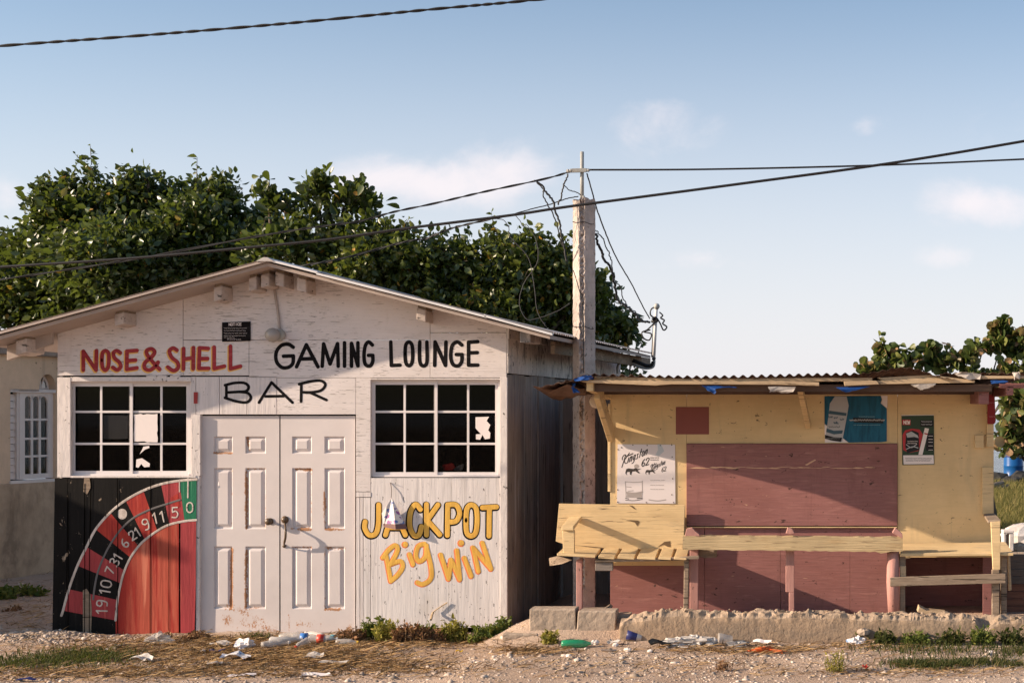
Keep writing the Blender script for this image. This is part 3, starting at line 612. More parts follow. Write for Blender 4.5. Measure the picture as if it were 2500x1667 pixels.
LOU = [('l', [(1482, 690), (1486, 858), (1548, 856)]), ('o', [(1585, 775), (1590, 712), (1612, 690), (1634, 712), (1640, 775), (1634, 838), (1612, 860), (1590, 838)]), ('s', [(1690, 690), (1688, 800), (1696, 848), (1718, 862), (1738, 846), (1743, 800), (1741, 690)]),
       ('l', [(1797, 858), (1800, 690), (1874, 858), (1878, 690)]), ('s', [(1992, 712), (1958, 690), (1922, 718), (1912, 795), (1928, 850), (1964, 861), (1990, 832), (1993, 782)]), ('l', [(1993, 780), (1952, 780)]), ('l', [(2106, 688), (2040, 692), (2040, 856), (2106, 856)]), ('l', [(2040, 768), (2102, 766)])]
BARW = [('l', [(302, 998), (302, 1092)]), ('s', [(292, 1000), (360, 984), (430, 984), (462, 1010), (444, 1042), (380, 1048), (306, 1052)]), ('s', [(395, 1047), (455, 1056), (478, 1090), (448, 1122), (375, 1116), (292, 1090)]),
        ('l', [(536, 1124), (626, 980), (776, 1124)]), ('l', [(582, 1080), (712, 1078)]), ('l', [(840, 990), (838, 1116)]), ('s', [(824, 992), (910, 972), (980, 968), (1012, 995), (985, 1035), (920, 1050), (842, 1050)]), ('l', [(902, 1052), (1020, 1106)])]
JCK = [('s', [(1084, 574), (1082, 680), (1066, 735), (1030, 742), (1006, 705), (1008, 668)]), ('l', [(1122, 742), (1166, 592), (1232, 742)]), ('l', [(1140, 700), (1212, 700)]), ('s', [(1316, 600), (1290, 572), (1262, 612), (1256, 690), (1278, 742), (1308, 742), (1322, 695)]),
       ('l', [(1350, 572), (1350, 742)]), ('l', [(1414, 574), (1354, 660), (1424, 740)]), ('l', [(1466, 744), (1468, 574)]), ('s', [(1468, 574), (1515, 576), (1534, 620), (1515, 664), (1468, 670)]), ('o', [(1570, 660), (1576, 595), (1600, 574), (1626, 595), (1632, 660), (1624, 728), (1598, 748), (1574, 728)]), ('l', [(1662, 590), (1740, 586)]), ('l', [(1700, 590), (1698, 748)])]
BIG = [('s', [(1108, 868), (1140, 825), (1178, 800), (1188, 832), (1150, 905)]), ('l', [(1124, 850), (1152, 998)]), ('s', [(1150, 905), (1205, 888), (1218, 920), (1190, 965), (1152, 998)]), ('l', [(1256, 850), (1276, 906)]), ('d', [(1232, 795)]),
       ('s', [(1340, 792), (1305, 805), (1292, 860), (1312, 888), (1345, 862), (1350, 800)]), ('s', [(1348, 800), (1376, 920), (1374, 985), (1332, 1016), (1300, 1006)])]
WIN = [('l', [(1430, 852), (1474, 985), (1488, 880), (1536, 988), (1520, 828)]), ('l', [(1562, 870), (1600, 970)]), ('d', [(1544, 786)]), ('l', [(1640, 944), (1610, 812)]), ('l', [(1612, 815), (1708, 926)]), ('l', [(1662, 786), (1710, 930)])]
def word(layers, mats):
    mb = MB()
    for i, (st, cf, hw, mi, off) in enumerate(layers): mb.letters(st, cf, hw, mi, .0009, off)
    return mb.build('painted_word', mats, bar, recalc=False)
tag(word([(NOSE, c1(-.0006), .0222, 1, (-7, 8)), (NOSE, c1(-.0022), .0182, 0, (0, 0))], [redl, ochl]), 'red lettering NOSE with an ochre halo')
tag(word([(AMP, c1(-.0006), .0222, 1, (-7, 8)), (AMP, c1(-.0022), .0182, 0, (0, 0))], [redl, ochl]), 'red ampersand with an ochre halo')
tag(word([(SHELL, c1(-.0006), .0222, 1, (-7, 8)), (SHELL, c1(-.0022), .0182, 0, (0, 0))], [redl, ochl]), 'red lettering SHELL with an ochre halo')
tag(word([(GAM, c3(-.001), .0176, 0, (0, 0))], [blk]), 'black lettering GAMING')
tag(word([(LOU, c3(-.001), .0176, 0, (0, 0))], [blk]), 'black lettering LOUNGE')
tag(word([(BARW, c3(-.001), .0134, 0, (0, 0))], [blk]), 'thin black lettering BAR')
tag(word([(JCK, c5(-.0006), .034, 1, (-2, 3)), (JCK, c5(-.0022), .0235, 0, (0, 0))], [yell, blk]), 'yellow lettering JACKPOT outlined in black')
tag(word([(BIG, c5(-.0006), .026, 1, (-3, 2)), (BIG, c5(-.0022), .0205, 0, (0, 0))], [yell, orgl]), 'yellow lettering Big outlined in orange')
tag(word([(WIN, c5(-.0006), .027, 1, (-3, 3)), (WIN, c5(-.0022), .0205, 0, (0, 0))], [yell, orgl]), 'yellow lettering Win outlined in orange')

# ------------------------------------------------------------------ things fixed to the bar
LF = {'N': [('l', [(0, 1), (0, 0), (.6, 1), (.6, 0)])], 'O': [('o', [(0, .5), (.08, .1), (.3, 0), (.52, .1), (.6, .5), (.52, .9), (.3, 1), (.08, .9)])], 'T': [('l', [(0, 0), (.6, 0)]), ('l', [(.3, 0), (.3, 1)])], 'I': [('l', [(.3, 0), (.3, 1)])],
      'C': [('s', [(.58, .15), (.3, 0), (.03, .3), (.03, .7), (.3, 1), (.58, .85)])], 'E': [('l', [(.6, 0), (0, 0), (0, 1), (.6, 1)]), ('l', [(0, .5), (.5, .5)])], 'W': [('l', [(0, 0), (.15, 1), (.3, .3), (.45, 1), (.6, 0)])],
      'K': [('l', [(.30, .0), (.06, 1.2)]), ('l', [(.85, -.05), (.24, .55)]), ('s', [(.24, .55), (.48, .9), (.72, .95)]), ('s', [(.30, .0), (.05, -.06), (-.16, .12), (-.12, .36)])],
      'i': [('l', [(.2, .45), (.15, .95)]), ('d', [(.24, .2)])], 'n': [('l', [(.1, .45), (.05, .95)]), ('s', [(.08, .6), (.3, .42), (.36, .6), (.32, .95)])], 'g': [('o', [(.1, .7), (.2, .45), (.36, .5), (.3, .85), (.15, .9)]), ('s', [(.38, .45), (.3, 1.15), (.05, 1.25)])],
      's': [('s', [(.34, .48), (.16, .5), (.28, .72), (.26, .92), (.04, .93)])], 't': [('l', [(.25, .1), (.15, .95)]), ('l', [(.08, .42), (.38, .4)])], 'o': [('o', [(.06, .7), (.16, .46), (.34, .5), (.36, .72), (.24, .94), (.1, .9)])], **DIG}
def textline(mb, txt, org, size, Y, hw, mi, adv=.75, rise=0, shear=0, d=.0006, xs=1.0):
    """txt written from photo pixel org, letters size pixels tall"""
    x_ = 0
    for ch in txt:
        if ch in LF:
            mb.letters(LF[ch], lambda a, b_, x_=x_: P(org[0]+((a+x_)*xs+shear*(1-b_))*size, org[1]+b_*size-rise*(a+x_)*xs*size, Y), hw, mi, d)
        x_ += adv if not isinstance(adv, dict) else adv.get(ch, .45)
def squiggle(mb, u0, u1, v, Y, hw, mi, amp=1.2, seed=0):
    r_ = random.Random(seed); n_ = max(4, int((u1-u0)/2.2)); pts = []
    cur = u0
    while cur < u1:
        ln_ = r_.uniform(3, 9); e = min(u1, cur+ln_)
        k_ = max(2, int((e-cur)/1.2)); seg = [P(cur+(e-cur)*i/k_, v+(amp if i % 2 else -amp)*r_.uniform(.4, 1), Y) for i in range(k_+1)]
        mb.ribbon(seg, hw, mi, .0004); cur = e+r_.uniform(1.2, 2.4)
ns = thing('notice_sign', 'small black notice board with white writing above the word SHELL', 'sign', P(576, 832, 0))
mb = MB(); mb.pprism([(542, 787), (611, 784.5), (611, 832), (542, 834)], -.012, .011); mb.build('board', blk, ns, bev=.001)
mb = MB(); textline(mb, 'NOTICE', (559, 789), 6.2, -.0135, .0026, 0, .85, .03)
for k in range(4): squiggle(mb, 547, 603 - (k % 2)*3, 801+k*6.2, -.0135, .0012, 0, 1.3, k)
squiggle(mb, 547, 572, 824, -.0135, .0012, 0, 1.2, 9); squiggle(mb, 555, 588, 828.5, -.0135, .0014, 0, 1.6, 8); mb.build('lettering', paper, ns, recalc=False)
wl = thing('wall_lamp', 'round glass bulkhead lamp on a grey conduit under the gable', 'lamp', P(675, 820, 0))
mb = MB(); mb.tube(crom([P(668, 668, -.012), P(672, 720, -.014), P(679, 765, -.012), P(682, 806, -.014)], 6), .011, 8); mb.build('conduit', paint('lamp conduit', (.42, .36, .33), .1, (9, 9, 9), .3, bump=.1), wl, smooth=True)
mb = MB(); mb.lathe([(.055, 0), (.06, .02), (.052, .05), (.04, .055)], P(684, 818, 0), (-.12, -1, -.05), 20); mb.build('lamp_base', galv, wl, smooth=True)
mb = MB(); mb.lathe([(.044, .05), (.060, .066), (.067, .094), (.064, .12), (.05, .145), (.023, .162), (.003, .165)], P(684, 818, 0), (-.42, -1, -.05), 22); mb.build('lamp_globe', M('dusty lamp glass', (.34, .31, .285), .25, .6), wl, smooth=True)
# papers stuck in the windows
def scrap(uv, Y, mat, label, cat='paper', name='paper_sheet'):
    mb = MB(); mb.pprism(uv, Y, .0012); c = P(sum(p[0] for p in uv)/len(uv), max(p[1] for p in uv), Y)
    return tag(mb.build(name, mat, None, c), label, cat)
def rag(u0, u1, v0, v1, n=6, j=1.5, seed=1):
    r_ = random.Random(seed); e = lambda a, b_: [(a[0]+(b_[0]-a[0])*k/n+r_.uniform(-j, j), a[1]+(b_[1]-a[1])*k/n+r_.uniform(-j, j)) for k in range(n)]
    return e((u0, v0), (u1, v0))+e((u1, v0), (u1, v1))+e((u1, v1), (u0, v1))+e((u0, v1), (u0, v0))
scrap(rag(327, 384, 1011, 1078, 7, 1.6, 3), .050, paper, 'torn white paper sheet behind the left window, the brightest of its papers')
scrap(rag(252, 312, 1014, 1071, 3, .4, 4), .062, M('grey printed notice', (.50, .49, .50), .8), 'dull grey printed notice behind the left window', 'notice')
scrap([(350, 1090), (364, 1088), (365, 1093), (354, 1097), (346, 1104), (341, 1108), (347, 1097)], .050, paper, 'upper curl of torn paper left on the lowest panes of the left window')
scrap([(333, 1121), (347, 1118), (366, 1131), (365, 1139), (352, 1140), (345, 1132), (338, 1141), (332, 1140)], .050, paper, 'lower curl of torn paper left on the lowest panes of the left window')
scrap([(1161, 1018), (1194, 1017), (1188, 1027), (1197, 1037), (1192, 1050), (1197, 1056), (1196, 1070), (1184, 1072), (1178, 1061), (1172, 1073), (1162, 1072), (1162, 1060), (1174, 1059), (1161, 1045)], .060, paper, 'ragged white paper remnant in the right window')
scrap([(473, 957), (483, 957), (482, 985), (473, 985)], -.008, M('red sticker', (.30, .03, .03), .6), 'small faded red sticker beside the left window', 'sticker', 'sticker')
it = thing('parcel', 'red and grey parcel lying inside the sill of the right window', 'parcel', P(1105, 1150, .16))
mb = MB(); mb.pprism([(1080, 1134), (1103, 1130), (1112, 1140), (1104, 1147), (1083, 1147)], .14, .05); mb.build('red_wrap', M('red wrap', (.75, .05, .05), .4), it)
mb = MB(); mb.pprism([(1108, 1141), (1132, 1131), (1128, 1147), (1108, 1148)], .15, .05); mb.build('grey_wrap', M('grey wrap', (.35, .35, .37), .4), it)
sh = thing('shelf_board', 'brown shelf board inside the right window', 'shelf', P(1060, 1156, .2)); mb = MB(); mb.box(X(930, .2), X(1210, .2), .13, .4, Z(1156, .13), Z(1152, .13)); mb.build('plank', wood, sh)
# hanging pouch
hb = thing('hanging_pouch', 'crumpled foil drink pouch hanging from a string over the letter A of JACKPOT', 'pouch', P(970, 1290, 0))
mb = MB(); mb.tube(crom([P(953, 1178, -.002), P(956, 1195, -.02), P(955, 1215, -.03)], 4), .003, 5); mb.tube([P(953, 1178, 0), P(953, 1178, -.03)], .003, 5); mb.build('string', M('dark string', (.10, .07, .06), .9), hb)
mb = MB(); A0 = P(957, 1214, -.045)
ringb = [P(932, 1252, -.05), P(937, 1286, -.06), P(966, 1292, -.10), P(995, 1291, -.05), P(985, 1268, -.015), P(955, 1250, -.02)]
mids = [A0*.45+p*.55+V((random.uniform(-.006, .006), random.uniform(-.012, .004), random.uniform(-.006, .006))) for p in ringb]
mb.add([A0]+mids+ringb, [(0, 1+k, 1+(k+1) % 6) for k in range(6)]+[(1+k, 7+k, 7+(k+1) % 6, 1+(k+1) % 6) for k in range(6)]+[tuple(range(7, 13))])
foil = M('printed foil', (.66, .60, .58), .3, .6); t = NT(foil.node_tree); co = t.node('ShaderNodeTexCoord').outputs['Object']; n_ = t.noise(co, 22, 2, .5)
sp2 = t.node('ShaderNodeSeparateXYZ'); t.l.new(co, sp2.inputs[0])
cl = t.mix(t.step(n_, .52, .56), (.70, .64, .62), t.mix(t.step(t.noise(co, 9, 1), .48, .52), (.30, .10, .28), (.10, .16, .40)))
t.put(foil.node_tree.nodes['Principled BSDF'].inputs['Base Color'], t.mix(t.step(sp2.outputs[2], .055, .045), cl, (.16, .06, .045))); mb.build('pouch', foil, hb)
# twig leaning on the wall
tw = MB(); tw.tube(crom([P(1052, 1512, -.12), P(1057, 1495, -.03), P(1070, 1484, -.02), P(1092, 1470, -.015)], 5), [.012]*6+[.006]*10, 6); tag(tw.build('twig', woodp, None, P(1052, 1512, -.12)), 'pale dead twig leaning on the bar wall below Big Win', 'twig')

# ------------------------------------------------------------------ neighbouring house
HA = V((-10.0, 4.45, 0)); hd = V((.238, .971, 0)).normalized(); hn = V((hd.y, -hd.x, 0))
def hs(u): return ((u-PX)*17.8+F*10)/(F*hd.x-(u-PX)*hd.y)
def hz_(u, v): D = 17.8+hd.y*hs(u); return HC+(PY-v)*D/F
def hp(s_, o, z): return HA+hd*s_+hn*o+V((0, 0, z))
def hbox(mb, s0, s1, o0, o1, z0, z1, mi=0): mb.hexa([hp(s0, o0, z0), hp(s1, o0, z0), hp(s1, o1, z0), hp(s0, o1, z0)], [hp(s0, o0, z1), hp(s1, o0, z1), hp(s1, o1, z1), hp(s0, o1, z1)], mi)
nh = thing('neighbour_house', 'tan rendered house with arched white window left of the bar', 'house', (-10, 4.45, 0))
zs = hz_(60, 1174); zt = hz_(60, 868); zc = hz_(60, 842)
w0, w1 = hs(25), hs(136); zw = hz_(60, 955); za0 = hz_(110, 951); za1 = hz_(115, 913); a0, a1 = hs(95), hs(137)
mb = MB()
hbox(mb, -2.4, w0, -.16, 0, zs-.02, zt); hbox(mb, w1, 3.0, -.16, 0, zs-.02, zt); hbox(mb, w0, a0, -.16, 0, zw, zt); 
n_ = 12; ac = (a0+a1)/2; ar = (a1-a0)/2; top = []
for k in range(n_):
    t0, t1 = math.pi*k/n_, math.pi*(k+1)/n_
    s0, s1 = ac-ar*math.cos(t0), ac-ar*math.cos(t1); z0, z1 = za0+(za1-za0)*math.sin(t0), za0+(za1-za0)*math.sin(t1)
    mb.hexa([hp(s0, 0, z0), hp(s1, 0, z1), hp(s1, -.16, z1), hp(s0, -.16, z0)], [hp(s0, 0, zt), hp(s1, 0, zt), hp(s1, -.16, zt), hp(s0, -.16, zt)])
hbox(mb, -6, -2.4, -.16, -.0, zs-.02, zt)
hbox(mb, -6, 3.0, -6, -5.9, 0, zt); hbox(mb, -6, -5.9, -6, -.16, 0, zt)
mb.build('wall', tan, nh)
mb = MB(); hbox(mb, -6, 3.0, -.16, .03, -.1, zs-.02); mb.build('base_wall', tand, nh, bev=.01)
mb = MB(); hbox(mb, -6.1, 3.2, -6.1, .10, zt, zc); mb.build('cornice', corn, nh, bev=.012)
sh0, sh1 = hs(25), hs(52); mb = MB(); nsl = 12; zz0, zz1 = hz_(40, 1170), hz_(40, 961)
for k in range(nsl):
    z0 = zz0+(zz1-zz0)*k/nsl; z1 = zz0+(zz1-zz0)*(k+1)/nsl-.006
    mb.hexa([hp(sh0, -.075, z0), hp(sh1-.02, -.075, z0), hp(sh1-.02, -.10, z0), hp(sh0, -.10, z0)], [hp(sh0, -.09, z1), hp(sh1-.02, -.09, z1), hp(sh1-.02, -.11, z1), hp(sh0, -.11, z1)])
mb.build('shutter', whitew, nh)
mb = MB(); f0, f1 = hs(54), hs(136); zf0, zf1 = hz_(95, 1168), hz_(95, 956); g0, g1 = hs(67), hs(124); zg0, zg1 = hz_(95, 1156), hz_(95, 966)
hbox(mb, sh1-.02, f0, -.11, -.05, zf0, zf1); hbox(mb, f0, g0, -.09, -.04, zf0, zf1); hbox(mb, g1, f1, -.09, -.04, zf0, zf1); hbox(mb, g0, g1, -.09, -.041, zf0, zg0); hbox(mb, g0, g1, -.09, -.041, zg1+.0, zf1)
cw = (g1-g0)/3
for k in (1, 2): hbox(mb, g0+cw*k-.017, g0+cw*k+.017, -.08, -.05, zg0, zg1)
for k in (1, 2, 3): zr = zg0+(zg1-.10-zg0)*k/4+(.02 if k == 3 else 0); hbox(mb, g0, g1, -.078, -.052, zr-.014, zr+.014)
for k in range(3):                                          # rounded heads of the top panes
    for j in range(8):
        t0, t1 = math.pi*j/8, math.pi*(j+1)/8; c_ = g0+cw*(k+.5); r_ = cw/2
        mb.hexa([hp(c_-r_*math.cos(t0), -.05, zg1-.09+.085*math.sin(t0)), hp(c_-r_*math.cos(t1), -.05, zg1-.09+.085*math.sin(t1)), hp(c_-r_*math.cos(t1), -.08, zg1-.09+.085*math.sin(t1)), hp(c_-r_*math.cos(t0), -.08, zg1-.09+.085*math.sin(t0))],
                [hp(c_-r_*math.cos(t0), -.05, zg1+.001), hp(c_-r_*math.cos(t1), -.05, zg1+.001), hp(c_-r_*math.cos(t1), -.08, zg1+.001), hp(c_-r_*math.cos(t0), -.08, zg1+.001)])
wn = mb.build('window', whitew, nh)
mb = MB(); hbox(mb, g0, g1, -.072, -.066, zg0, zg1); mb.build('pane', glassy('house glass', (.8, .8, .8), 1.2), wn)
mb = MB(); nn_ = 26; vs, fs = [], []
for k in range(nn_+1):
    s_ = g0+(g1-g0)*.97*k/nn_
    for z in (zg0, zg1): vs.append(hp(s_, -.13+.018*math.cos(k*2.0), z))
for k in range(nn_-6): fs.append((2*k, 2*k+2, 2*k+3, 2*k+1))
mb.add(vs, fs); mb.build('curtain', paint('grey curtain', (.26, .245, .23), .15, (30, 30, 4), .3, bump=.1), wn, smooth=True)
mb = MB(); hbox(mb, w0-.02, w1+.02, -.09, .025, zs-.03, zs+.012); mb.build('window_sill', whitew, nh, bev=.004)
mb = MB(); hbox(mb, w0-.02, f1+.05, -.6, -.56, 0, zt); mb.build('interior', darkin, nh)
mb = MB(); pts = [hp(ac-ar*.95*math.cos(math.pi*k/12), -.13, za0+(za1-za0)*.97*math.sin(math.pi*k/12)) for k in range(13)]
mb.tube(pts, .022, 6); mb.beam(hp(a0, -.13, za0+.012), hp(a1, -.13, za0+.012), .03, .03); mb.beam(hp(ac, -.13, za0), hp(ac, -.13, za1), .02, .03, 0, (1, 0, 0))
for k in (4, 8): mb.beam(hp(ac, -.13, za0), pts[k], .02, .025, 0, (1, 0, 0))
fl = mb.build('fanlight', whitew, nh); mb = MB(); mb.prism(pts, hn*.004); mb.build('pane', pane, fl)
mb = MB(); hbox(mb, w0, w1, -.04, .0, zw-.012, za0-.0); hbox(mb, w0, w1, -.155, -.14, zw, za0+.002); mb.build('lintel', whitew, nh)
# dark sheet roof glimpsed above the cornice
mb = MB(); vs, fs = [], []
for k in range(140):
    for j, (o, z) in enumerate(((.02, zc+.05), (-2.8, zc+.35))): vs.append(hp(-6+k*.065, o, z+.012*math.cos(k*math.pi/2)))
for k in range(139): fs.append((2*k, 2*k+2, 2*k+3, 2*k+1))
mb.add(vs, fs); mb.build('roof', rustz, nh, smooth=True)

# ------------------------------------------------------------------ utility pole
PYo = .36
pc = P(1426, 1500, PYo); pole = thing('utility_pole', 'short square concrete utility pole with a ragged broken edge between the bar and the kiosk', 'pole', (pc.x, PYo, 0))
mb = MB(); vs, fs = [], []; hw = 26*(PYo+D0)/F; ztop = Z(487, PYo); nz, na = 200, 36; rr = random.Random(4)
CP, SP = math.cos(math.radians(38)), math.sin(math.radians(38))
sp_ = lambda a: (max(-1, min(1, 1.35*math.cos(a))), max(-1, min(1, 1.35*math.sin(a))))
for k in range(nz+1):
    z = -.1+(ztop+.1)*k/nz
    for j in range(na):
        a = 2*math.pi*j/na; cx_, cy_ = sp_(a); r1 = random.uniform(-.0025, .0025)
        x_, y_ = (cx_*CP-cy_*SP)*hw*.80, (cx_*SP+cy_*CP)*hw*.80; cx_, cy_ = x_/hw, y_/hw
        if cy_ < -.6 and -.30 < cx_ < .14 and z > .4:       # broken groove down the front
            y_ += .040*(1-((cx_+.08)/.22)**2)*(.3+rr.random()*1.2) if abs(cx_+.08) < .22 else 0
            x_ += rr.uniform(-.006, .006)
        if z > ztop-.12 : x_ *= 1+rr.uniform(-.06, .05); y_ *= 1+rr.uniform(-.06, .05)
        zz = z+(rr.uniform(-.03, .012) if k == nz else 0)
        vs.append((pc.x+x_+r1, PYo+y_+r1, zz))
for k in range(nz):
    for j in range(na): fs.append((k*na+j, k*na+(j+1) % na, (k+1)*na+(j+1) % na, (k+1)*na+j))
fs.append(tuple(nz*na+j for j in range(na))); mb.add(vs, fs); mb.build('shaft', polec, pole)
mb = MB(); mb.tube([P(1421, 500, PYo), P(1421, 371, PYo)], .0185, 12); mb.tube([P(1424, 500, PYo-.02), P(1425, 478, PYo-.03)], .012, 6); mb.build('top_pipe', galv, pole, smooth=True)
mb = MB(); mb.beam(P(1396, 417, PYo-.03), P(1432, 416, PYo-.03), .03, .035, 0); mb.lathe([(.016, 0), (.02, .02), (.012, .03), (.02, .04), (.014, .06)], P(1398, 417, PYo-.03), (-1, 0, -.1), 12); mb.lathe([(.014, 0), (.018, .02), (.01, .03)], P(1432, 416, PYo-.03), (1, 0, 0), 12); mb.build('clamp', galv, pole)
mb = MB()
for v in (541, 796): mb.tube(crom([P(1398+i*5.8, v+2*math.sin(i)+i*.6, PYo-hw-.006) for i in range(10)], 3), .004, 5)
mb.tube(crom([P(1400, 660, PYo-hw-.01), P(1412, 700, PYo-hw-.012), P(1421, 740, PYo-hw-.012), P(1424, 800, PYo-hw-.012), P(1425, 910, PYo-hw-.012)], 6), .0045, 5); mb.build('strap', cable, pole)
# ---- cables
def cab(name, pts, r, label, mat=cable, n=8, tw_=0, cat='cable', group=None, wob=0):
    q = crom([p if isinstance(p, V) else P(*p) for p in pts], n); mb = MB()
    if wob: q = [p+V((random.uniform(-wob, wob), 0, random.uniform(-wob, wob))) for p in q]
    if tw_:
        for ph in (0, math.pi): mb.tube([p+V((0, math.cos(i*.55+.8*math.sin(i*.21)+ph)*r*.7, math.sin(i*.55+.8*math.sin(i*.21)+ph)*r*.7)) for i, p in enumerate(q)], r*.72, 6)
    else: mb.tube(q, r, 6)
    return tag(mb.build(name, mat, None, q[0], smooth=True), label, cat, group)
Yt = -2.6
cab('power_cable', [(-350, 142, Yt), (0, 113, Yt), (350, 87, Yt), (700, 58, Yt), (1050, 24, Yt), (1330, -2, Yt), (1700, -45, Yt)], .0088, 'thick twisted power cable crossing the top left of the sky', n=40, tw_=1)
Ym = -1.2
cab('power_cable', [(2900, 272, Ym), (2500, 345, Ym), (2160, 401, Ym), (1800, 450, Ym), (1400, 503, Ym), (1245, 526, Ym), (975, 560, Ym), (800, 585, Ym), (600, 605, Ym), (330, 630, Ym), (0, 652, Ym), (-300, 672, Ym)], .0125, 'thick black power cable passing in front of the concrete pole', n=10)
cab('power_cable', [(1396, 418, PYo), (1330, 437, PYo), (1180, 469, PYo), (1060, 497, PYo), (960, 518, PYo), (880, 540, PYo), (790, 552, PYo), (640, 575, PYo), (330, 632, PYo), (0, 683, PYo), (-300, 722, PYo)], .0082, 'twisted cable from the pole top sloping left over the tree', n=14, tw_=1, mat=cable)
cab('power_cable', [(1432, 415, PYo), (1700, 414, PYo), (2000, 408, PYo), (2250, 400, PYo), (2500, 389, PYo), (2900, 372, PYo)], .0095, 'thin black cable running right from the pole top', n=10)
cab('power_cable', [(1250, 525, .1), (1204, 534, .1), (1150, 546, .15), (1105, 557, .2), (1070, 570, .2), (1040, 583, .25), (1000, 588, .25), (930, 606, .3), (860, 625, .3), (790, 640, .3), (720, 652, .35)], .0085, 'slack double cable dropping left to the bar roof ridge', n=10, tw_=1)
cab('drop_wire', [(1304, 441, .2), (1322, 452, .2), (1334, 472, .2), (1349, 488, .2), (1356, 515, .2), (1366, 545, .2), (1372, 580, .2), (1377, 604, .2), (1384, 640, .2)], .010, 'knotted black wire hanging from the cable left of the pole', wob=.006, n=6)
cab('drop_wire', [(1307, 441, .22), (1325, 462, .22), (1328, 480, .22), (1345, 515, .22), (1360, 545, .22), (1367, 580, .22), (1374, 600, .22)], .0065, 'thin black wire hanging beside the knotted wire', wob=.006, n=6)
cab('drop_wire', [(1387, 425, .2), (1380, 445, .2), (1374, 455, .2), (1371, 480, .2), (1363, 499, .2)], .008, 'short frayed wire end hanging left of the pole top pipe', wob=.008, n=6)
cab('drop_wire', [(1377, 452, .2), (1390, 464, .2), (1408, 470, .2), (1418, 476, .2)], .005, 'thin loop of wire joining the frayed end to the pole head', wob=.003)
cab('drop_wire', [(1412, 480, .2), (1385, 485, .2), (1350, 497, .2), (1300, 510, .2), (1265, 520, .2), (1245, 527, .15)], .0055, 'thin wire from the pole head joining the thick cable', wob=.002)
cab('drop_wire', [(1258, 526, .1), (1270, 540, .1), (1276, 552, .1), (1285, 548, .1), (1295, 562, .1), (1310, 590, .1), (1312, 640, .1), (1280, 690, .1), (1268, 740, .1), (1285, 778, .1), (1310, 778, .1), (1360, 760, .1), (1392, 740, .12)], .0038, 'long grey wire loop hanging in front of the tree by the pole', cableg, wob=.002)
cab('drop_wire', [(1212, 534, .1), (1230, 538, .1), (1242, 555, .1), (1243, 575, .1), (1258, 592, .1), (1290, 630, .1), (1303, 690, .1), (1312, 760, .1), (1333, 797, .1)], .0038, 'grey wire curving down to the right slope of the bar roof', cableg, wob=.002)
MY = 3.3
cab('service_wire', [(1433, 424, PYo), (1446, 470, PYo+.1), (1462, 525, .6), (1483, 580, 1.0), (1505, 630, 1.6), (1540, 690, 2.3), (1568, 745, 2.9), (1586, 777, MY)], .0075, 'grey service wire running straight from the pole top to the mast', cableg, wob=.002)
cab('service_wire', [(1455, 570, PYo), (1462, 600, .4), (1477, 635, .8), (1492, 655, 1.0), (1500, 690, 1.3), (1508, 730, 1.7), (1525, 745, 2.1), (1545, 760, 2.5), (1562, 780, 2.9), (1585, 787, MY)], .013, 'thick kinked black service wire from the pole shaft to the mast', wob=.010, n=8)
cab('service_wire', [(1455, 563, PYo), (1470, 580, .4), (1487, 620, .7), (1495, 650, .9), (1497, 680, 1.1), (1514, 700, 1.5), (1518, 715, 1.8), (1530, 745, 2.2), (1552, 762, 2.6), (1565, 780, 3), (1588, 786, MY)], .006, 'thin slack service wire beside the thick kinked one', wob=.008, n=8)
mast = thing('service_mast', 'white service mast with tangled wires behind the right end of the bar roof', 'mast', P(1597, 895, MY))
mb = MB(); mb.tube(crom([P(1545, 880, MY), P(1562, 886, MY), P(1580, 893, MY), P(1592, 890, MY), P(1597, 872, MY)], 5), .022, 10); mb.tube(crom([P(1508, 912, MY), P(1508, 893, MY), P(1520, 884, MY), P(1545, 890, MY), P(1572, 899, MY), P(1594, 896, MY), P(1598, 880, MY)], 5), .014, 8, 1); mb.build('conduit', [cable, galv], mast, smooth=True)
mb = MB(); mb.tube([P(1596, 872, MY), P(1602, 750, MY)], .021, 12); mb.tube([P(1592, 872, MY), P(1597, 780, MY)], .012, 8, 1); mb.build('mast_tube', [M('white pvc tube', (.72, .68, .66), .4), cable], mast, smooth=True)
mb = MB(); mb.lathe([(.024, 0), (.034, .02), (.036, .04), (.024, .06), (.008, .066)], P(1602, 754, MY), (.25, -.3, 1), 14); mb.build('weather_head', [galv], mast, smooth=True)
mb = MB(); mb.tube([P(1590, 786, MY-.04), P(1606, 778, MY-.04)], .016, 8); mb.build('wire_clamp', cable, mast, smooth=True)
mb = MB()
mb.tube(crom([P(1610, 762, MY), P(1618, 770, MY), P(1613, 776, MY), P(1622, 782, MY), P(1618, 790, MY), P(1628, 798, MY), P(1620, 806, MY), P(1612, 790, MY), P(1605, 778, MY)], 6), .009, 6)
mb.tube(crom([P(1596, 790, MY), P(1580, 805, MY), P(1567, 812, MY), P(1572, 826, MY), P(1585, 830, MY), P(1590, 815, MY), P(1572, 810, MY), P(1588, 805, MY)], 6), .009, 6)
mb.tube(crom([P(1602, 748, MY), P(1590, 755, MY), P(1588, 768, MY), P(1597, 776, MY)], 6), .009, 6); mb.tube(crom([P(1592, 780, MY-.06), P(1600, 775, MY-.06), P(1605, 783, MY-.06), P(1594, 787, MY-.06)], 5), .015, 6)
mb.build('wire_tangle', cable, mast, smooth=True)

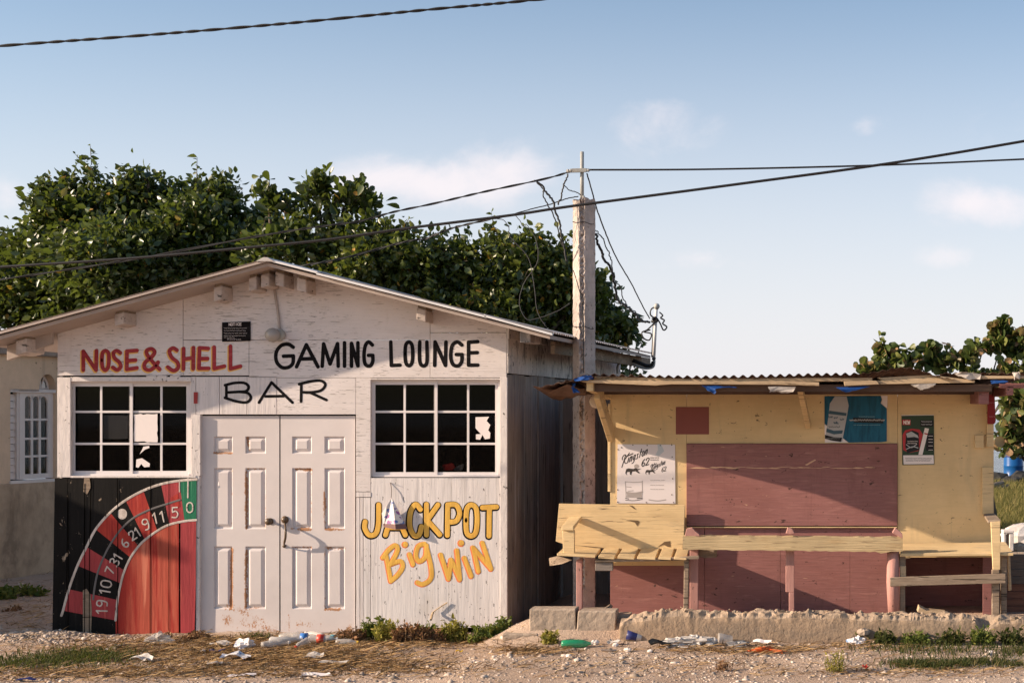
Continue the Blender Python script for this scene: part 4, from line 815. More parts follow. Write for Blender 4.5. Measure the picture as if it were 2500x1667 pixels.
# ------------------------------------------------------------------ the kiosk
KY = .10; KF = -.95
ki = thing('kiosk', 'yellow and maroon wooden kiosk with closed shutter under a rusty corrugated roof', 'kiosk', (X(1958, KY), KY, .2))
mb = MB(); mb.pbox(1490, 1676, 960, 1380, KY, .02); mb.pbox(1676.6, 2191, 960, 1082, KY, .02); mb.pbox(2191.6, 2426, 960, 1360, KY, .02); mb.build('front_wall', yel, ki, bev=.001)
for a, c in ((1490, 1720), (1720.8, 1905), (1905.8, 2075), (2075.8, 2197)): mb = MB(); mb.pbox(a, c, 1284+(96 if a < 1500 else 0), 1525, KY+.012, .02); mb.build('lower_panel', mar, ki, bev=.001)
mb = MB()
mb.box(X(2197, KY)-.02, X(2197, KY), KY+.033, KY+.6, .1, Z(1345, KY)); mb.pbox(2180, 2400, 1340, 1500, KY+.6, .02); mb.build('shade_recess', mar, ki, bev=.001)  # wall set back in an added recess so it falls in shade
mb = MB(); mb.pbox(1676, 1719.5, 1284, 1380, KY+.013, .02); mb.build('lower_panel', mar, ki, bev=.001)
mb = MB(); mb.box(X(2400, KY), X(2426, KY), KY+.012, KY+.03, .1, Z(1359, KY)); mb.build('lower_panel', mar, ki, bev=.001)
mb = MB(); mb.pbox(1676, 2191, 1083, 1283, KY-.022, .03); shu = mb.build('shutter', mar, ki, bev=.002)
rr = random.Random(5); u_ = 1683
scr = paint('scraped bare wood', (.66, .42, .27), .15, (6, 6, 60), .5, None, ((.36, .15, .12), (8, 8, 50), .5, .66, .7), bump=.2)
while u_ < 2120:
    l_ = rr.uniform(25, 70); v_ = 1141+rr.uniform(-1.8, 1.8); h_ = rr.uniform(.6, 2.2)
    mb = MB(); mb.pprism([(u_, v_), (u_+l_*.3, v_-h_), (u_+l_*.7, v_-h_*.6), (u_+l_, v_+rr.uniform(-1, 1)), (u_+l_*.6, v_+h_), (u_+l_*.25, v_+h_*.7)], KY-.0235-rr.uniform(0, .0008), .001); mb.build('pale_scratch', scr, shu); u_ += l_*rr.uniform(.45, .95)
mb = MB(); mb.pprism([(1965, 1134), (1990, 1121), (1992, 1123), (1970, 1136)], KY-.0235, .001); mb.build('pale_scratch', scr, shu)
mb = MB(); mb.pbox(1676, 2190, 1285.5, 1287.6, KY-.024, .03); mb.build('ledge', yelw, ki)
mb = MB(); mb.pbox(1650, 1731, 993, 1060, KY-.003, .002); mb.build('maroon_patch', marp, ki)
for (u0, u1, v0, v1, o_, th_) in ((2380, 2402, 1062, 1094, .03, .03), (2398, 2425, 1140, 1256, .03, .03), (2409, 2426, 950, 1091, .04, .04), (1484, 1491, 985, 1200, .012, .03), (1478, 1484, 1010, 1040, .02, .02)):
    mb = MB(); mb.pbox(u0, u1, v0, v1, KY-o_, th_); mb.build('batten', yelw, ki, bev=.003)
mb = MB(); xk0, xk1 = X(1490, KY), X(2426, KY)
mb.box(xk0, xk0+.025, KY+.035, 2.2, .1, 2.25); mb.box(xk1-.025, xk1, KY+.035, 2.2, .1, 2.25); mb.box(xk0+.03, xk1-.03, 2.17, 2.2, .1, 2.25); mb.build('side_wall', mar, ki)
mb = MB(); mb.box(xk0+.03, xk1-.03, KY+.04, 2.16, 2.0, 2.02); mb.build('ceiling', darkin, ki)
zr = Z(916, KF)                                             # roof
def corrug(x0, x1, y0, y1, z0, z1, per, amp, mat, name, jag=.02, bend=None, seed=1, tilt=0):
    r_ = random.Random(seed); nx_ = int((x1-x0)/per*8); vs, fs = [], []
    ys_ = np.linspace(y0, y1, 7)
    for i in range(nx_+1):
        x_ = x0+(x1-x0)*i/nx_; jg = r_.uniform(-jag, jag)
        for j, y in enumerate(ys_):
            f = (y-y0)/(y1-y0); z = z0+(z1-z0)*f+amp*math.cos(2*math.pi*x_/per)+tilt*(x_-x0)
            if bend: z += bend(x_, f)
            vs.append((x_, y+(jg if j == 0 else 0), z))
    for i in range(nx_):
        for j in range(6): fs.append((i*7+j, i*7+j+1, (i+1)*7+j+1, (i+1)*7+j))
    mb = MB(); mb.add(vs, fs); o = mb.build(name, mat, ki, smooth=True)
    md = o.modifiers.new('thick', 'SOLIDIFY'); md.thickness = .002; return o
corrug(X(1432, KF), X(2135, KF), KF, 2.3, zr, 2.30, .081, .0125, rustz, 'roof_sheet', bend=lambda x_, f: .012*math.sin(x_*2.3+.4)*(1-f))
corrug(X(2085, KF), X(2330, KF), KF-.03, 2.3, zr+.012, 2.33, .081, .006, rustz, 'roof_sheet', seed=3, bend=lambda x_, f: (.055*math.exp(-((x_-X(2205, KF))/.22)**2)-.045*sstep(X(2230, KF), X(2330, KF), x_))*(1-f))
corrug(X(2300, KF), X(2540, KF), KF+.05, 2.3, zr+.02, 2.33, .081, .008, rustz, 'roof_sheet', seed=5)
corrug(X(1360, KF), X(1475, KF), KF-.02, 1.0, Z(921, KF), 2.30, .081, .009, rustz, 'roof_sheet', seed=6, bend=lambda x_, f: -.09*sstep(X(1440, KF), X(1300, KF), x_))
corrug(X(1300, KF), X(1400, KF), KF+.02, .1, Z(930, KF), 2.24, .11, .006, rustz, 'roof_sheet', seed=8, bend=lambda x_, f: -.05*sstep(X(1390, KF), X(1310, KF), x_))
mb = MB(); vs = []; 
q = [P(1330, 958, KF+.1), P(1345, 955, KF+.05), P(1385, 938, KF), P(1418, 950, KF+.1), P(1416, 962, KF+.2), P(1390, 969, KF+.25), P(1355, 964, KF+.2)]
mb.prism(q, (.02, .25, .02)); mb.build('bent_sheet', rustz, ki)
mb = MB()
mb.pprism([(1450, 918), (1700, 925), (1990, 922), (2130, 922), (2130, 931), (1990, 931), (1700, 934), (1450, 926)], KF+.03, .03); mb.pprism([(1400, 926), (1600, 930), (1900, 930), (2000, 933), (2000, 942), (1900, 939), (1640, 938), (1600, 941), (1430, 934)], KF+.005, .025)
mb.pprism([(2060, 931), (2140, 929), (2148, 938), (2062, 942)], KF+.0, .025); mb.pprism([(2140, 929), (2300, 921), (2380, 928), (2380, 934), (2150, 938)], KF+.015, .025); mb.pprism([(2140, 922), (2270, 915), (2360, 926), (2300, 925), (2160, 930)], KF+.04, .03)
mb.pprism([(2395, 917), (2520, 918), (2520, 924), (2395, 925)], KF+.02, .03)
mb.build('fascia_board', woodp, ki, bev=.003)
mb = MB(); mb.box(X(1432, -.3), X(2420, -.3), -.36, -.28, 2.235, 2.30); mb.box(X(1450, .05), X(2430, .05), .0, .085, 2.25, 2.31); mb.box(X(1432, -.8), X(2420, -.8), -.85, -.79, 2.25, 2.315); mb.build('roof_beam', paint('dark roof timber', (.12, .075, .055), .2, (4, 30, 30), .4, bump=.3), ki, bev=.003)
mb = MB(); mb.pprism([(2440, 934), (2560, 936), (2560, 948), (2440, 947)], KF+.1, .05); mb.box(X(2425, 0), X(2425, 0)+.06, KF+.1, .1, 2.22, 2.30); mb.build('roof_beam', mar, ki, bev=.003)
# outriggers and struts that carry the roof
def tim(name, a, b_, wd, h, mat, par, up=(0, 0, 1), bev=.004): mb = MB(); mb.beam(a, b_, wd, h, 0, up); return mb.build(name, mat, par, bev=bev)
tim('outrigger', P(1440, 944, KF+.05), P(1487, 966, .08), .06, .075, yelw, ki)
tim('outrigger', P(2402, 963, KF+.15), P(2380, 964, .08), .09, .17, mar, ki)
tim('strut', V((-1.80, -.64, 2.255)), V((-1.775, .085, 1.86)), .15, .05, yelw, ki, (1, 0, 0))
tim('strut', P(1951, 936, -.62), P(1973, 1038, .06), .07, .05, yelw, ki, (1, 0, 0))
tim('strut', P(1960, 938, -.3), P(1962, 958, .05), .05, .05, yelw, ki)
mb = MB(); mb.lathe([(.06, 0), (.062, .012), (.05, .018)], P(1456, 980, -.5), (.1, -1, 0), 16); mb.tube(crom([P(1458, 985, -.52), P(1462, 992, -.53), P(1466, 999, -.5)], 4), .008, 5); mb.build('reflector', M('cream plastic disc', (.55, .42, .30), .5), ki)
# counter beam with its posts
cb = MB(); vs, fs = [], []; n_ = 40; rr = random.Random(9)
for i in range(n_+1):
    u = 1667+(2204-1667)*i/n_; j1 = rr.uniform(-1.2, 1.2); j2 = rr.uniform(-1.5, 1.5)+(5 if 0.88 < i/n_ < .95 else 0)-(2 if i > 36 else 0)
    vs += [P(u, 1341+i*.15+j2*.6, -.60), P(u, 1309+j1+i*.10, -.60), P(u, 1309+j1+i*.10, -.60)+V((0, .13, .004)), P(u, 1341+i*.15+j2*.6, -.60)+V((0, .13, 0))]
for i in range(n_):
    for j in range(4): fs.append((i*4+j, i*4+(j+1) % 4, i*4+4+(j+1) % 4, i*4+4+j))
fs += [(3, 2, 1, 0), tuple(n_*4+j for j in range(4))]; cb.add(vs, fs); cb.build('counter_beam', paint('yellowed timber beam', (.50, .38, .22), .15, (2.5, 50, 75), .4, [((.14, .09, .05), .62, (3, 30, 70))], ((.42, .28, .14), (2.5, 9, 12), .5, .7, .6), bump=.6, rough=.85), ki)
mb = MB(); mb.tube([P(2181, 1342, -.5), P(2179, 1420, -.5), P(2183, 1505, -.5)], [.055, .056, .054], 16); mb.build('post', pinkw, ki, smooth=True)
mb = MB(); mb.pbox(1918, 1939, 1342, 1445, -.5, .05); mb.pbox(1926, 1939, 1445, 1510, -.5, .05); mb.build('post', pinkw, ki, bev=.004)
mb = MB(); mb.pbox(1684, 1704, 1335, 1510, -.46, .06); mb.build('post', pinkw, ki, bev=.004)
for q, y_ in (([(1918, 1302), (1923, 1286), (1934, 1290), (1940, 1301), (1932, 1304)], -.57), ([(2178, 1300), (2186, 1287), (2203, 1302), (2204, 1314), (2196, 1310)], -.6), ([(1672, 1308), (1676, 1290), (1690, 1287), (1698, 1296), (1706, 1302), (1710, 1309)], -.58)):
    mb = MB(); mb.pprism(q, y_, .05); mb.build('packing_block', pinkw, ki, bev=.004)
mb = MB(); mb.pprism([(1706, 1337), (1751, 1337), (1750, 1360), (1722, 1362), (1706, 1358)], -.40, .03); mb.build('bracket_board', wood, ki, bev=.003)

gf = thing('gap_light_blocker', 'added dark boards blocking sky light in the gap between the bar and the kiosk', 'light blocker', (-1.95, 1.7, .2)); rr = random.Random(6)  # boards added to cut sky light so the gap turns black
for k in range(5):
    x_ = -2.5+k*.165; mb = MB(); mb.box(x_, x_+.16, 1.7+rr.uniform(0, .012), 1.73, 0, 2.22+rr.uniform(-.03, .03)); mb.build('board', greyw, gf, bev=.002)
# ---- left bench
bl = thing('wooden_bench', 'yellow wooden bench with wide board backrest and slatted seat left of the kiosk shutter', 'bench', P(1520, 1500, -.3))
mb = MB(); mb.pprism([(1365, 1229), (1520, 1232), (1672, 1233), (1670, 1300), (1666, 1340), (1500, 1340), (1400, 1336), (1357, 1321), (1358, 1310)], -.02, .035)
br_ = mb.build('backrest', yelw, bl, bev=.002)
dsp = M('dark wood split', (.14, .09, .05), .9)
for q in ([(1527, 1270), (1540, 1269), (1558, 1270), (1561, 1274), (1556, 1284), (1550, 1275), (1538, 1271.5)], [(1536, 1233), (1544, 1234), (1554, 1244), (1547, 1241)], [(1605, 1335), (1622, 1322), (1636, 1320), (1637, 1335), (1630, 1334), (1620, 1329)], [(1402, 1330), (1440, 1333), (1470, 1336), (1500, 1338), (1470, 1339), (1440, 1335)]):
    mb = MB(); mb.pprism(q, -.0225, .002); mb.build('split', dsp, br_)
for k, (a, b_) in enumerate(((1360, 1453), (1461, 1500), (1508, 1548), (1556, 1600), (1608, 1638), (1646, 1676))):
    f = 9+k; mb = MB(); ya, yb2 = -.62+random.uniform(-.01, .01), .0
    lift = (6, 0, -1, -2, -3, -3)[k]
    mb.hexa([P(a, 1362-lift, ya), P(b_, 1365-lift*.6, ya), P(b_+14-k*1.5, 1347, yb2), P(a+16-k*1.5, 1345, yb2)], [P(a, 1356-lift, ya), P(b_, 1360-lift*.6, ya), P(b_+14-k*1.5, 1337, yb2), P(a+16-k*1.5, 1336, yb2)])
    mb.build('slat', yelw, bl, bev=.003)
mb = MB(); mb.pprism([(1453, 1365), (1620, 1362), (1706, 1356), (1707, 1364), (1620, 1369), (1453, 1372)], -.60, .04); mb.build('seat_rail', wood, bl, bev=.003)
mb = MB(); mb.prism([P(1340, 1362, -.3), P(1362, 1357, -.42), P(1396, 1367, -.50), P(1372, 1376, -.45), P(1342, 1381, -.3)], (0, .04, 0)); mb.build('loose_board', wood, bl, bev=.003)
mb = MB(); mb.pbox(1453, 1496, 1372, 1393, -.58, .05); mb.build('block', paint('grey timber block', (.24, .20, .175), .15, (4, 30, 50), .5, bump=.5), bl, bev=.004)
mb = MB(); mb.hexa([P(1371, 1294, -.55), P(1400, 1295, -.55), P(1420, 1266, -.03), P(1389, 1267, -.03)], [P(1371, 1284, -.55), P(1400, 1285, -.55), P(1420, 1260, -.03), P(1389, 1261, -.03)]); mb.build('armrest', yelw, bl, bev=.004)
mb = MB(); mb.pprism([(1373, 1294), (1402, 1294), (1402, 1354), (1375, 1352)], -.53, .05); mb.build('arm_post', yelw, bl, bev=.003)
mb = MB(); mb.pbox(1407, 1421, 1366, 1505, -.52, .05); mb.build('leg', pinkw, bl, bev=.004)
mb = MB(); mb.pprism([(1670, 1367), (1682, 1367), (1680, 1505), (1668, 1505)], -.56, .05); mb.build('leg', wood, bl, bev=.006)
# ---- right bench
br = thing('wooden_bench', 'rough timber bench with one armrest right of the kiosk shutter', 'bench', P(2320, 1500, -.3))
mb = MB(); mb.hexa([P(2197, 1358, -.55), P(2474, 1356, -.55), P(2455, 1338, .0), P(2205, 1338, .0)], [P(2197, 1350, -.55), P(2474, 1349, -.55), P(2455, 1322, .02), P(2205, 1327, .02)]); mb.build('seat', yelw, br, bev=.003)
mb = MB(); mb.hexa([P(2412, 1277, -.55), P(2443, 1273, -.55), P(2428, 1258, .05), P(2401, 1260, .05)], [P(2412, 1271, -.55), P(2443, 1268, -.55), P(2428, 1252, .05), P(2401, 1254, .05)]); mb.build('armrest', wood, br, bev=.003)
mb = MB(); mb.pprism([(2419, 1274), (2442, 1272), (2442, 1390), (2424, 1390)], -.57, .03); mb.build('arm_post', yelw, br, bev=.003)
mb = MB(); mb.pprism([(2173, 1409), (2455, 1400), (2455, 1423), (2173, 1431)], -.56, .04); mb.build('rail', wood, br, bev=.003)
for (a, c, v0, v1, yy_, m_) in ((2196, 2211, 1352, 1385, -.5, wood), (2198, 2212, 1381, 1410, -.52, woodp), (2197, 2210, 1410, 1510, -.5, wood), (2422, 2440, 1390, 1510, -.5, wood), (2444, 2458, 1356, 1510, -.45, wood)):
    mb = MB(); mb.pbox(a, c, v0, v1, yy_, .045); mb.build('leg', m_, br, bev=.004)
mb = MB(); mb.pprism([(2212, 1350), (2222, 1350), (2222, 1363), (2211, 1363), (2211, 1360), (2219, 1360)], -.5, .02); mb.build('bracket', woodp, br)
mb = MB(); mb.pprism([(2460, 1352), (2466, 1352), (2470, 1440), (2463, 1442)], -.3, .04); mb.build('stake', woodp, br, bev=.004)
tag(MB().prism([P(2240, 1494, -.6), P(2244, 1480, -.6), P(2262, 1490, -.6), P(2310, 1495, -.6), P(2262, 1499, -.6)], (0, .12, .01)).build('wood_scrap', woodp, None, P(2260, 1498, -.6), bev=.003), 'pale broken board lying on the kerb under the right bench', 'board')
tag(MB().prism([P(1421, 1487, -.75), P(1474, 1486, -.7), P(1487, 1478, -.6), P(1494, 1484, -.6), P(1478, 1494, -.7), P(1422, 1493, -.75)], (0, .10, .006)).build('wood_scrap', wood, None, P(1455, 1490, -.7), bev=.003), 'grey board scrap lying on the concrete blocks', 'board')

# ---- posters on the kiosk
YP = KY-.003
p1 = thing('advertising_poster', 'white Kingston 62 poster with a lion and a glass left of the shutter', 'poster', P(1577, 1228, YP))
mb = MB(); mb.pprism([(1508, 1084), (1648, 1085), (1649, 1229), (1506, 1228)], YP-.003, .003); mb.build('sheet', M('poster sheet', (.70, .64, .65), .55), p1)
ink = M('poster ink', (.045, .038, .036), .8); inkg = M('pale poster ink', (.36, .32, .31), .8); inkb = M('washed blue poster ink', (.50, .54, .58), .8)
mb = MB(); AD = {'K': .72, 'i': .36, 'n': .5, 'g': .5, 's': .46, 't': .44, 'o': .48}
textline(mb, 'Kingston', (1518, 1112), 24, YP-.0036, .0040, 0, AD, .43, .2, xs=.66); textline(mb, '62', (1566, 1122), 17, YP-.0036, .0045, 0, .8, .3, .1, xs=.75)
textline(mb, 'Kingston', (1588, 1134), 14, YP-.0036, .0024, 0, AD, .43, .2, xs=.64); textline(mb, '62', (1615, 1141), 11, YP-.0036, .0028, 0, .8, .3, .1, xs=.7)
squiggle(mb, 1588, 1608, 1117, YP-.0036, .003, 0, .8, 3); squiggle(mb, 1588, 1608, 1122, YP-.0036, .003, 0, .8, 4)
for ox, oy, sc in ((1480, 1060, .1276), (1538, 1084, .088)):  # running lion
    L2 = lambda x, y: P(ox+x*sc, oy+y*sc, YP-.0040)
    pr = [(385, 660), (430, 648), (520, 660), (560, 640), (600, 660), (670, 655), (600, 690), (650, 740), (620, 745), (560, 705), (500, 710), (480, 760), (500, 775), (455, 770), (450, 715), (400, 720), (385, 755), (410, 775), (380, 770), (365, 730)]
    if sc < .1: pr = [(x+60, y+60) for x, y in pr]
    mb.prism([L2(x, y) for x, y in pr], (0, .0008, 0), 0); hx, hy = (580, 610) if sc > .1 else (640, 670)
    mb.prism([L2(hx+48*math.cos(a), hy+42*math.sin(a)) for a in np.linspace(0, 6.28, 12, False)], (0, .0007, 0), 1)
L2 = lambda x, y: P(1480+x*.1276, 1060+y*.1276, YP-.0036)
for pts, hw_, mi in (([(365, 900), (375, 1100), (380, 1190)], .003, 1), ([(690, 890), (690, 1100), (680, 1190)], .003, 1), ([(370, 1220), (430, 1232)], .004, 0), ([(370, 1255), (530, 1265), (690, 1240)], .003, 0), ([(380, 1190), (530, 1200), (680, 1185)], .006, 1), ([(390, 1110), (540, 1125), (690, 1100)], .008, 1), ([(370, 905), (530, 915), (690, 905)], .003, 1), ([(590, 1225), (690, 1215)], .004, 0), ([(820, 1250), (980, 1270), (1140, 1250)], .005, 1), ([(380, 1000), (480, 1010)], .003, 1), ([(420, 1085), (520, 1075)], .003, 1)): mb.letters([('s' if len(pts) > 2 else 'l', pts)], L2, hw_, mi, .0005)
mb.prism([L2(*p) for p in ((395, 1120), (680, 1110), (672, 1185), (400, 1190))], (0, .0004, 0), 1)
for v in (1172, 1184, 1194): squiggle(mb, 1588, 1622, v, YP-.0036, .0022, 1, .7, v)
mb.prism([L2(*p) for p in ((980, 190), (1050, 190), (1110, 320), (1000, 420), (940, 400), (990, 300))], (0, .0003, 0), 2); mb.build('print', [ink, inkg, inkb], p1, recalc=False)
mb = MB()
for u, v in ((1517, 1092), (1545, 1086), (1580, 1087), (1612, 1087), (1640, 1086), (1641, 1115), (1642, 1168), (1640, 1207), (1508, 1195), (1508, 1225), (1578, 1226), (1644, 1226), (1509, 1097)): mb.lathe([(.006, 0), (.005, .003)], P(u, v, YP-.003), (0, -1, 0), 8)
mb.build('nail', bronze, p1)
p2 = thing('advertising_poster', 'blue poster with a tilted white bottle above the shutter', 'poster', P(2089, 1080, YP))
mb = MB(); mb.pprism([(2013, 967), (2150, 966), (2153, 975), (2150, 984), (2165, 997), (2165, 1077), (2152, 1079), (2072, 1080), (2013, 1034)], YP-.002, .002); mb.pprism([(2013, 1035), (2071.5, 1080.2), (2014, 1080)], YP-.002, .002, 1); mb.pprism([(2150.5, 966), (2167, 966), (2166, 996), (2151, 984.5), (2154, 975)], YP-.002, .002, 1)
bluep = paint('blue poster print', (.010, .105, .185), .2, (26, 3, 4), .7, None, None, bump=0, rough=.5)
mb.build('sheet', [bluep, paper], p2)
mb = MB(); Y2 = YP-.0026
gb = M('pale grey print', (.42, .42, .43), .6); db = M('dark blue print', (.05, .10, .14), .6); bb = M('black print', (.014, .014, .016), .6)
mb.pprism([(2038, 967.5), (2067, 967.5), (2072, 990), (2067, 1020), (2056, 1078), (2040, 1077), (2014, 1071), (2019, 1042), (2024, 1004), (2026, 985)], Y2, .0004, 0)
mb.pprism([(2025, 1002), (2067, 1008), (2066, 1015), (2023, 1010)], Y2-.0004, .0003, 1); mb.pprism([(2018, 1045), (2036, 1051), (2058, 1050), (2056, 1058), (2036, 1060), (2017, 1054)], Y2-.0004, .0003, 1); mb.pprism([(2014, 1061), (2036, 1067), (2056, 1068), (2053, 1078.5), (2030, 1075), (2014, 1070)], Y2-.0004, .0003, 2)
for u_, v_ in ((2023, 1018), (2036, 1020), (2051, 1024)): squiggle(mb, u_, u_+9, v_, Y2-.0004, .004, 1, 2.2, u_)
squiggle(mb, 2036, 2046, 1032, Y2-.0004, .005, 1, 3, 4)
squiggle(mb, 2024, 2050, 1042, Y2-.0003, .0022, 2, 2, 5); squiggle(mb, 2018, 2050, 1070, Y2-.0009, .0014, 0, .6, 6)
mb.pprism([(2082, 1019), (2155, 1022), (2157, 1033), (2086, 1031)], Y2, .0004, 2); squiggle(mb, 2075, 2159, 1025.5, Y2-.0006, .0038, 0, 2.0, 7); squiggle(mb, 2097, 2136, 1017, Y2-.0003, .0024, 3, .8, 8); squiggle(mb, 2084, 2150, 1037, Y2-.0003, .0018, 3, .6, 9)
mb.build('print', [gb, db, bb, M('light blue print', (.20, .36, .42), .6)], p2, recalc=False)
p3 = thing('advertising_poster', 'green red and black poster with a white stick and NEW flash right of the shutter', 'poster', P(2242, 1133, YP))
mb = MB(); mb.pprism([(2201, 1013), (2280, 1012), (2281, 1134), (2203, 1135)], YP-.002, .002); mb.build('sheet', M('green poster print', (.030, .055, .030), .5), p3)
mb = MB(); mb.pprism([(2205, 1111), (2279, 1110.5), (2280, 1132), (2206, 1133)], Y2, .0004, 0); mb.pprism([(2202.5, 1024), (2223, 1024), (2223, 1037), (2203, 1037)], Y2, .0004, 1); mb.pprism([(2247, 1026), (2279, 1025), (2279, 1041), (2247, 1041)], Y2, .0004, 2); mb.pprism([(2201, 1013), (2280, 1012), (2280, 1013.5), (2201, 1014.5)], Y2, .0004, 0)
mb.pprism([(2203+0, 1062), (2210, 1050), (2225, 1046), (2245, 1048), (2253, 1060), (2248, 1080), (2243, 1100), (2220, 1105), (2205, 1098)], Y2, .0004, 1); mb.pprism([(2212, 1056), (2228, 1050), (2243, 1056), (2244, 1098), (2215, 1106), (2210, 1090)], Y2-.0004, .0003, 2); mb.pprism([(2212, 1058), (2225, 1053), (2240, 1062), (2243, 1069), (2232, 1066), (2215, 1068)], Y2-.0008, .0003, 3); mb.pprism([(2258, 1044), (2268, 1046), (2252, 1110), (2242, 1110)], Y2-.0008, .0003, 0); mb.pprism([(2257, 1056), (2265, 1058), (2264, 1061), (2256, 1059)], Y2-.0012, .0003, 1)
mb.pprism([(2263, 1058), (2279, 1058), (2279, 1100), (2260, 1100)], Y2-.0003, .0002, 2)
textline(mb, 'NEW', (2206.5, 1027), 7.5, Y2-.0006, .0035, 0, .68); squiggle(mb, 2250, 2276, 1029, Y2-.0006, .003, 3, 1, 2); squiggle(mb, 2250, 2275, 1036, Y2-.0006, .003, 3, 1, 3); squiggle(mb, 2216, 2240, 1077, Y2-.0012, .002, 0, .7, 4); squiggle(mb, 2216, 2238, 1082, Y2-.0012, .002, 0, .7, 5); squiggle(mb, 2211, 2274, 1119, Y2-.0006, .0022, 2, .8, 6); squiggle(mb, 2212, 2272, 1124, Y2-.0006, .0022, 2, .8, 7)
mb.letters([('s', [(2213, 1085), (2225, 1092), (2238, 1084)]), ('s', [(2213, 1096), (2228, 1090), (2241, 1093)])], lambda x, y: P(x, y, Y2-.0012), .004, 3, .0004)
for v in (1064, 1072, 1079, 1088, 1098): mb.letters([('l', [(2267, v), (2277, v)])], lambda x, y: P(x, y, Y2-.0006), .002, 0, .0004)
mb.build('print', [paper, M('red print', (.42, .035, .04), .5), bb, gb], p3, recalc=False)
hsn = thing('hanging_sign', 'narrow dark red sign panel fixed to the right corner of the kiosk', 'sign', P(2420, 1036, .02))
mb = MB(); mb.pprism([(2411, 955), (2428, 950), (2431, 1030), (2427, 1035), (2411, 1035)], .015, .03); mb.build('panel', M('dark red enamel', (.22, .012, .014), .5), hsn, bev=.003)
mb = MB(); squiggle(mb, 2413, 2428, 983, .0135, .003, 0, 1.5, 2); squiggle(mb, 2415, 2429, 1017, .0135, .003, 0, 1.5, 3); mb.build('lettering', M('faded sign lettering', (.35, .12, .12), .6), hsn, recalc=False)
# ---- tarpaulin and plastic scraps caught under the roof edge
def flap(pts, mat, label, name='tarpaulin_scrap', cat='tarpaulin', th=.004):
    rr = random.Random(len(label)); q = []
    for a, b_ in zip(pts, pts[1:]+pts[:1]):
        for f in (0, .33, .66): q.append((a[0]+(b_[0]-a[0])*f+rr.uniform(-2, 2), a[1]+(b_[1]-a[1])*f+rr.uniform(-1.4, 1.4), a[2]+(b_[2]-a[2])*f+rr.uniform(-.012, .012)))
    pts = q
    return tag(MB().prism([P(*p) for p in pts], (0, th, -.002)).build(name, mat, None, P(*pts[0])), label, cat)
flap([(1402, 925, KF-.02), (1424, 916, KF-.02), (1442, 916, KF-.02), (1450, 925, KF-.02), (1425, 929, KF-.03), (1404, 932, KF-.03)], tarpm, 'blue tarpaulin scrap folded over the left roof corner of the kiosk')
flap([(1398, 935, KF+.06), (1406, 934, KF+.06), (1404, 946, KF+.05), (1416, 958, KF+.05), (1402, 958, KF+.05), (1395, 948, KF+.05)], tarpm, 'blue tarpaulin tail hanging below the left roof corner of the kiosk')
flap([(1713, 941, KF+.02), (1737, 941, KF+.02), (1780, 943, KF+.02), (1800, 945, KF+.02), (1748, 948, KF+.0), (1746, 962, KF-.01), (1728, 952, KF+.0)], tarpm, 'blue tarpaulin triangle hanging between the left strut and the middle strut')
flap([(2035, 944, KF+.02), (2110, 943, KF+.02), (2125, 944, KF+.02), (2090, 952, KF), (2066, 958, KF), (2050, 950, KF)], tarpm, 'blue tarpaulin triangle hanging above the blue poster')
flap([(2418, 930, KF), (2440, 928, KF), (2462, 931, KF), (2452, 936, KF), (2420, 936, KF)], tarpm, 'blue tarpaulin strip at the right roof corner of the kiosk')
wp = paint('dirty white plastic sheet', (.44, .39, .35), .15, (20, 20, 20), .4, bump=.2)
flap([(1876, 944, KF), (1942, 944, KF), (1938, 957, KF-.01), (1915, 959, KF), (1895, 954, KF), (1880, 956, KF-.01)], wp, 'torn white plastic hanging left of the middle strut', 'plastic_scrap', 'plastic')
flap([(2225, 938, KF), (2284, 935, KF), (2280, 944, KF), (2262, 949, KF-.01), (2248, 952, KF), (2238, 946, KF)], wp, 'torn white plastic hanging above the green poster', 'plastic_scrap', 'plastic')
flap([(2330, 912, KF), (2360, 907, KF-.02), (2394, 913, KF), (2394, 925, KF), (2366, 926, KF-.02), (2340, 918, KF)], wp, 'crumpled white plastic lying on the right end of the kiosk roof', 'plastic_scrap', 'plastic', .03)
flap([(2474, 908, KF-.02), (2490, 907, KF-.02), (2492, 925, KF-.02), (2476, 926, KF-.02)], wp, 'small white plastic rag tied over the roof board right of the kiosk', 'plastic_scrap', 'plastic', .03)

# ------------------------------------------------------------------ kerb wall, blocks, rubble
def lump(mb, pts2, Y, th, amp, seed, mi=0, mi_top=1, fillY=None, nseg=6):
    pass
kw = thing('kerb_wall', 'broken low concrete kerb wall in front of the kiosk', 'wall', P(2000, 1563, -1.0))
mb = MB(); vs, fs, ms = [], [], []; rr = random.Random(11); KYf = -1.0
us = np.linspace(1512, 2620, 360)
tops = [(1512, 1525), (1530, 1516), (1565, 1508), (1600, 1497), (1660, 1495), (1720, 1498), (1850, 1498), (1950, 1500), (2080, 1500), (2180, 1503), (2250, 1503), (2380, 1508), (2386, 1520), (2397, 1540), (2412, 1530), (2440, 1512), (2500, 1511), (2640, 1515)]
bots = [(1512, 1552), (1600, 1570), (1850, 1567), (2100, 1563), (2640, 1556)]
tz = np.interp(us, *zip(*tops)); bz = np.interp(us, *zip(*bots))
r_ = np.random.default_rng(17); kn = lambda st, am: np.interp(us, np.arange(1480, 2700, st), r_.normal(0, am, len(np.arange(1480, 2700, st))))
tz = tz+kn(47, 2.6)+kn(19, 1.8)+kn(7, 1.0)
yn = [kn(31, .025)+kn(9, .008) for _ in range(6)]; zn = [kn(26, .016)+kn(8, .007) for _ in range(6)]
cols = 9
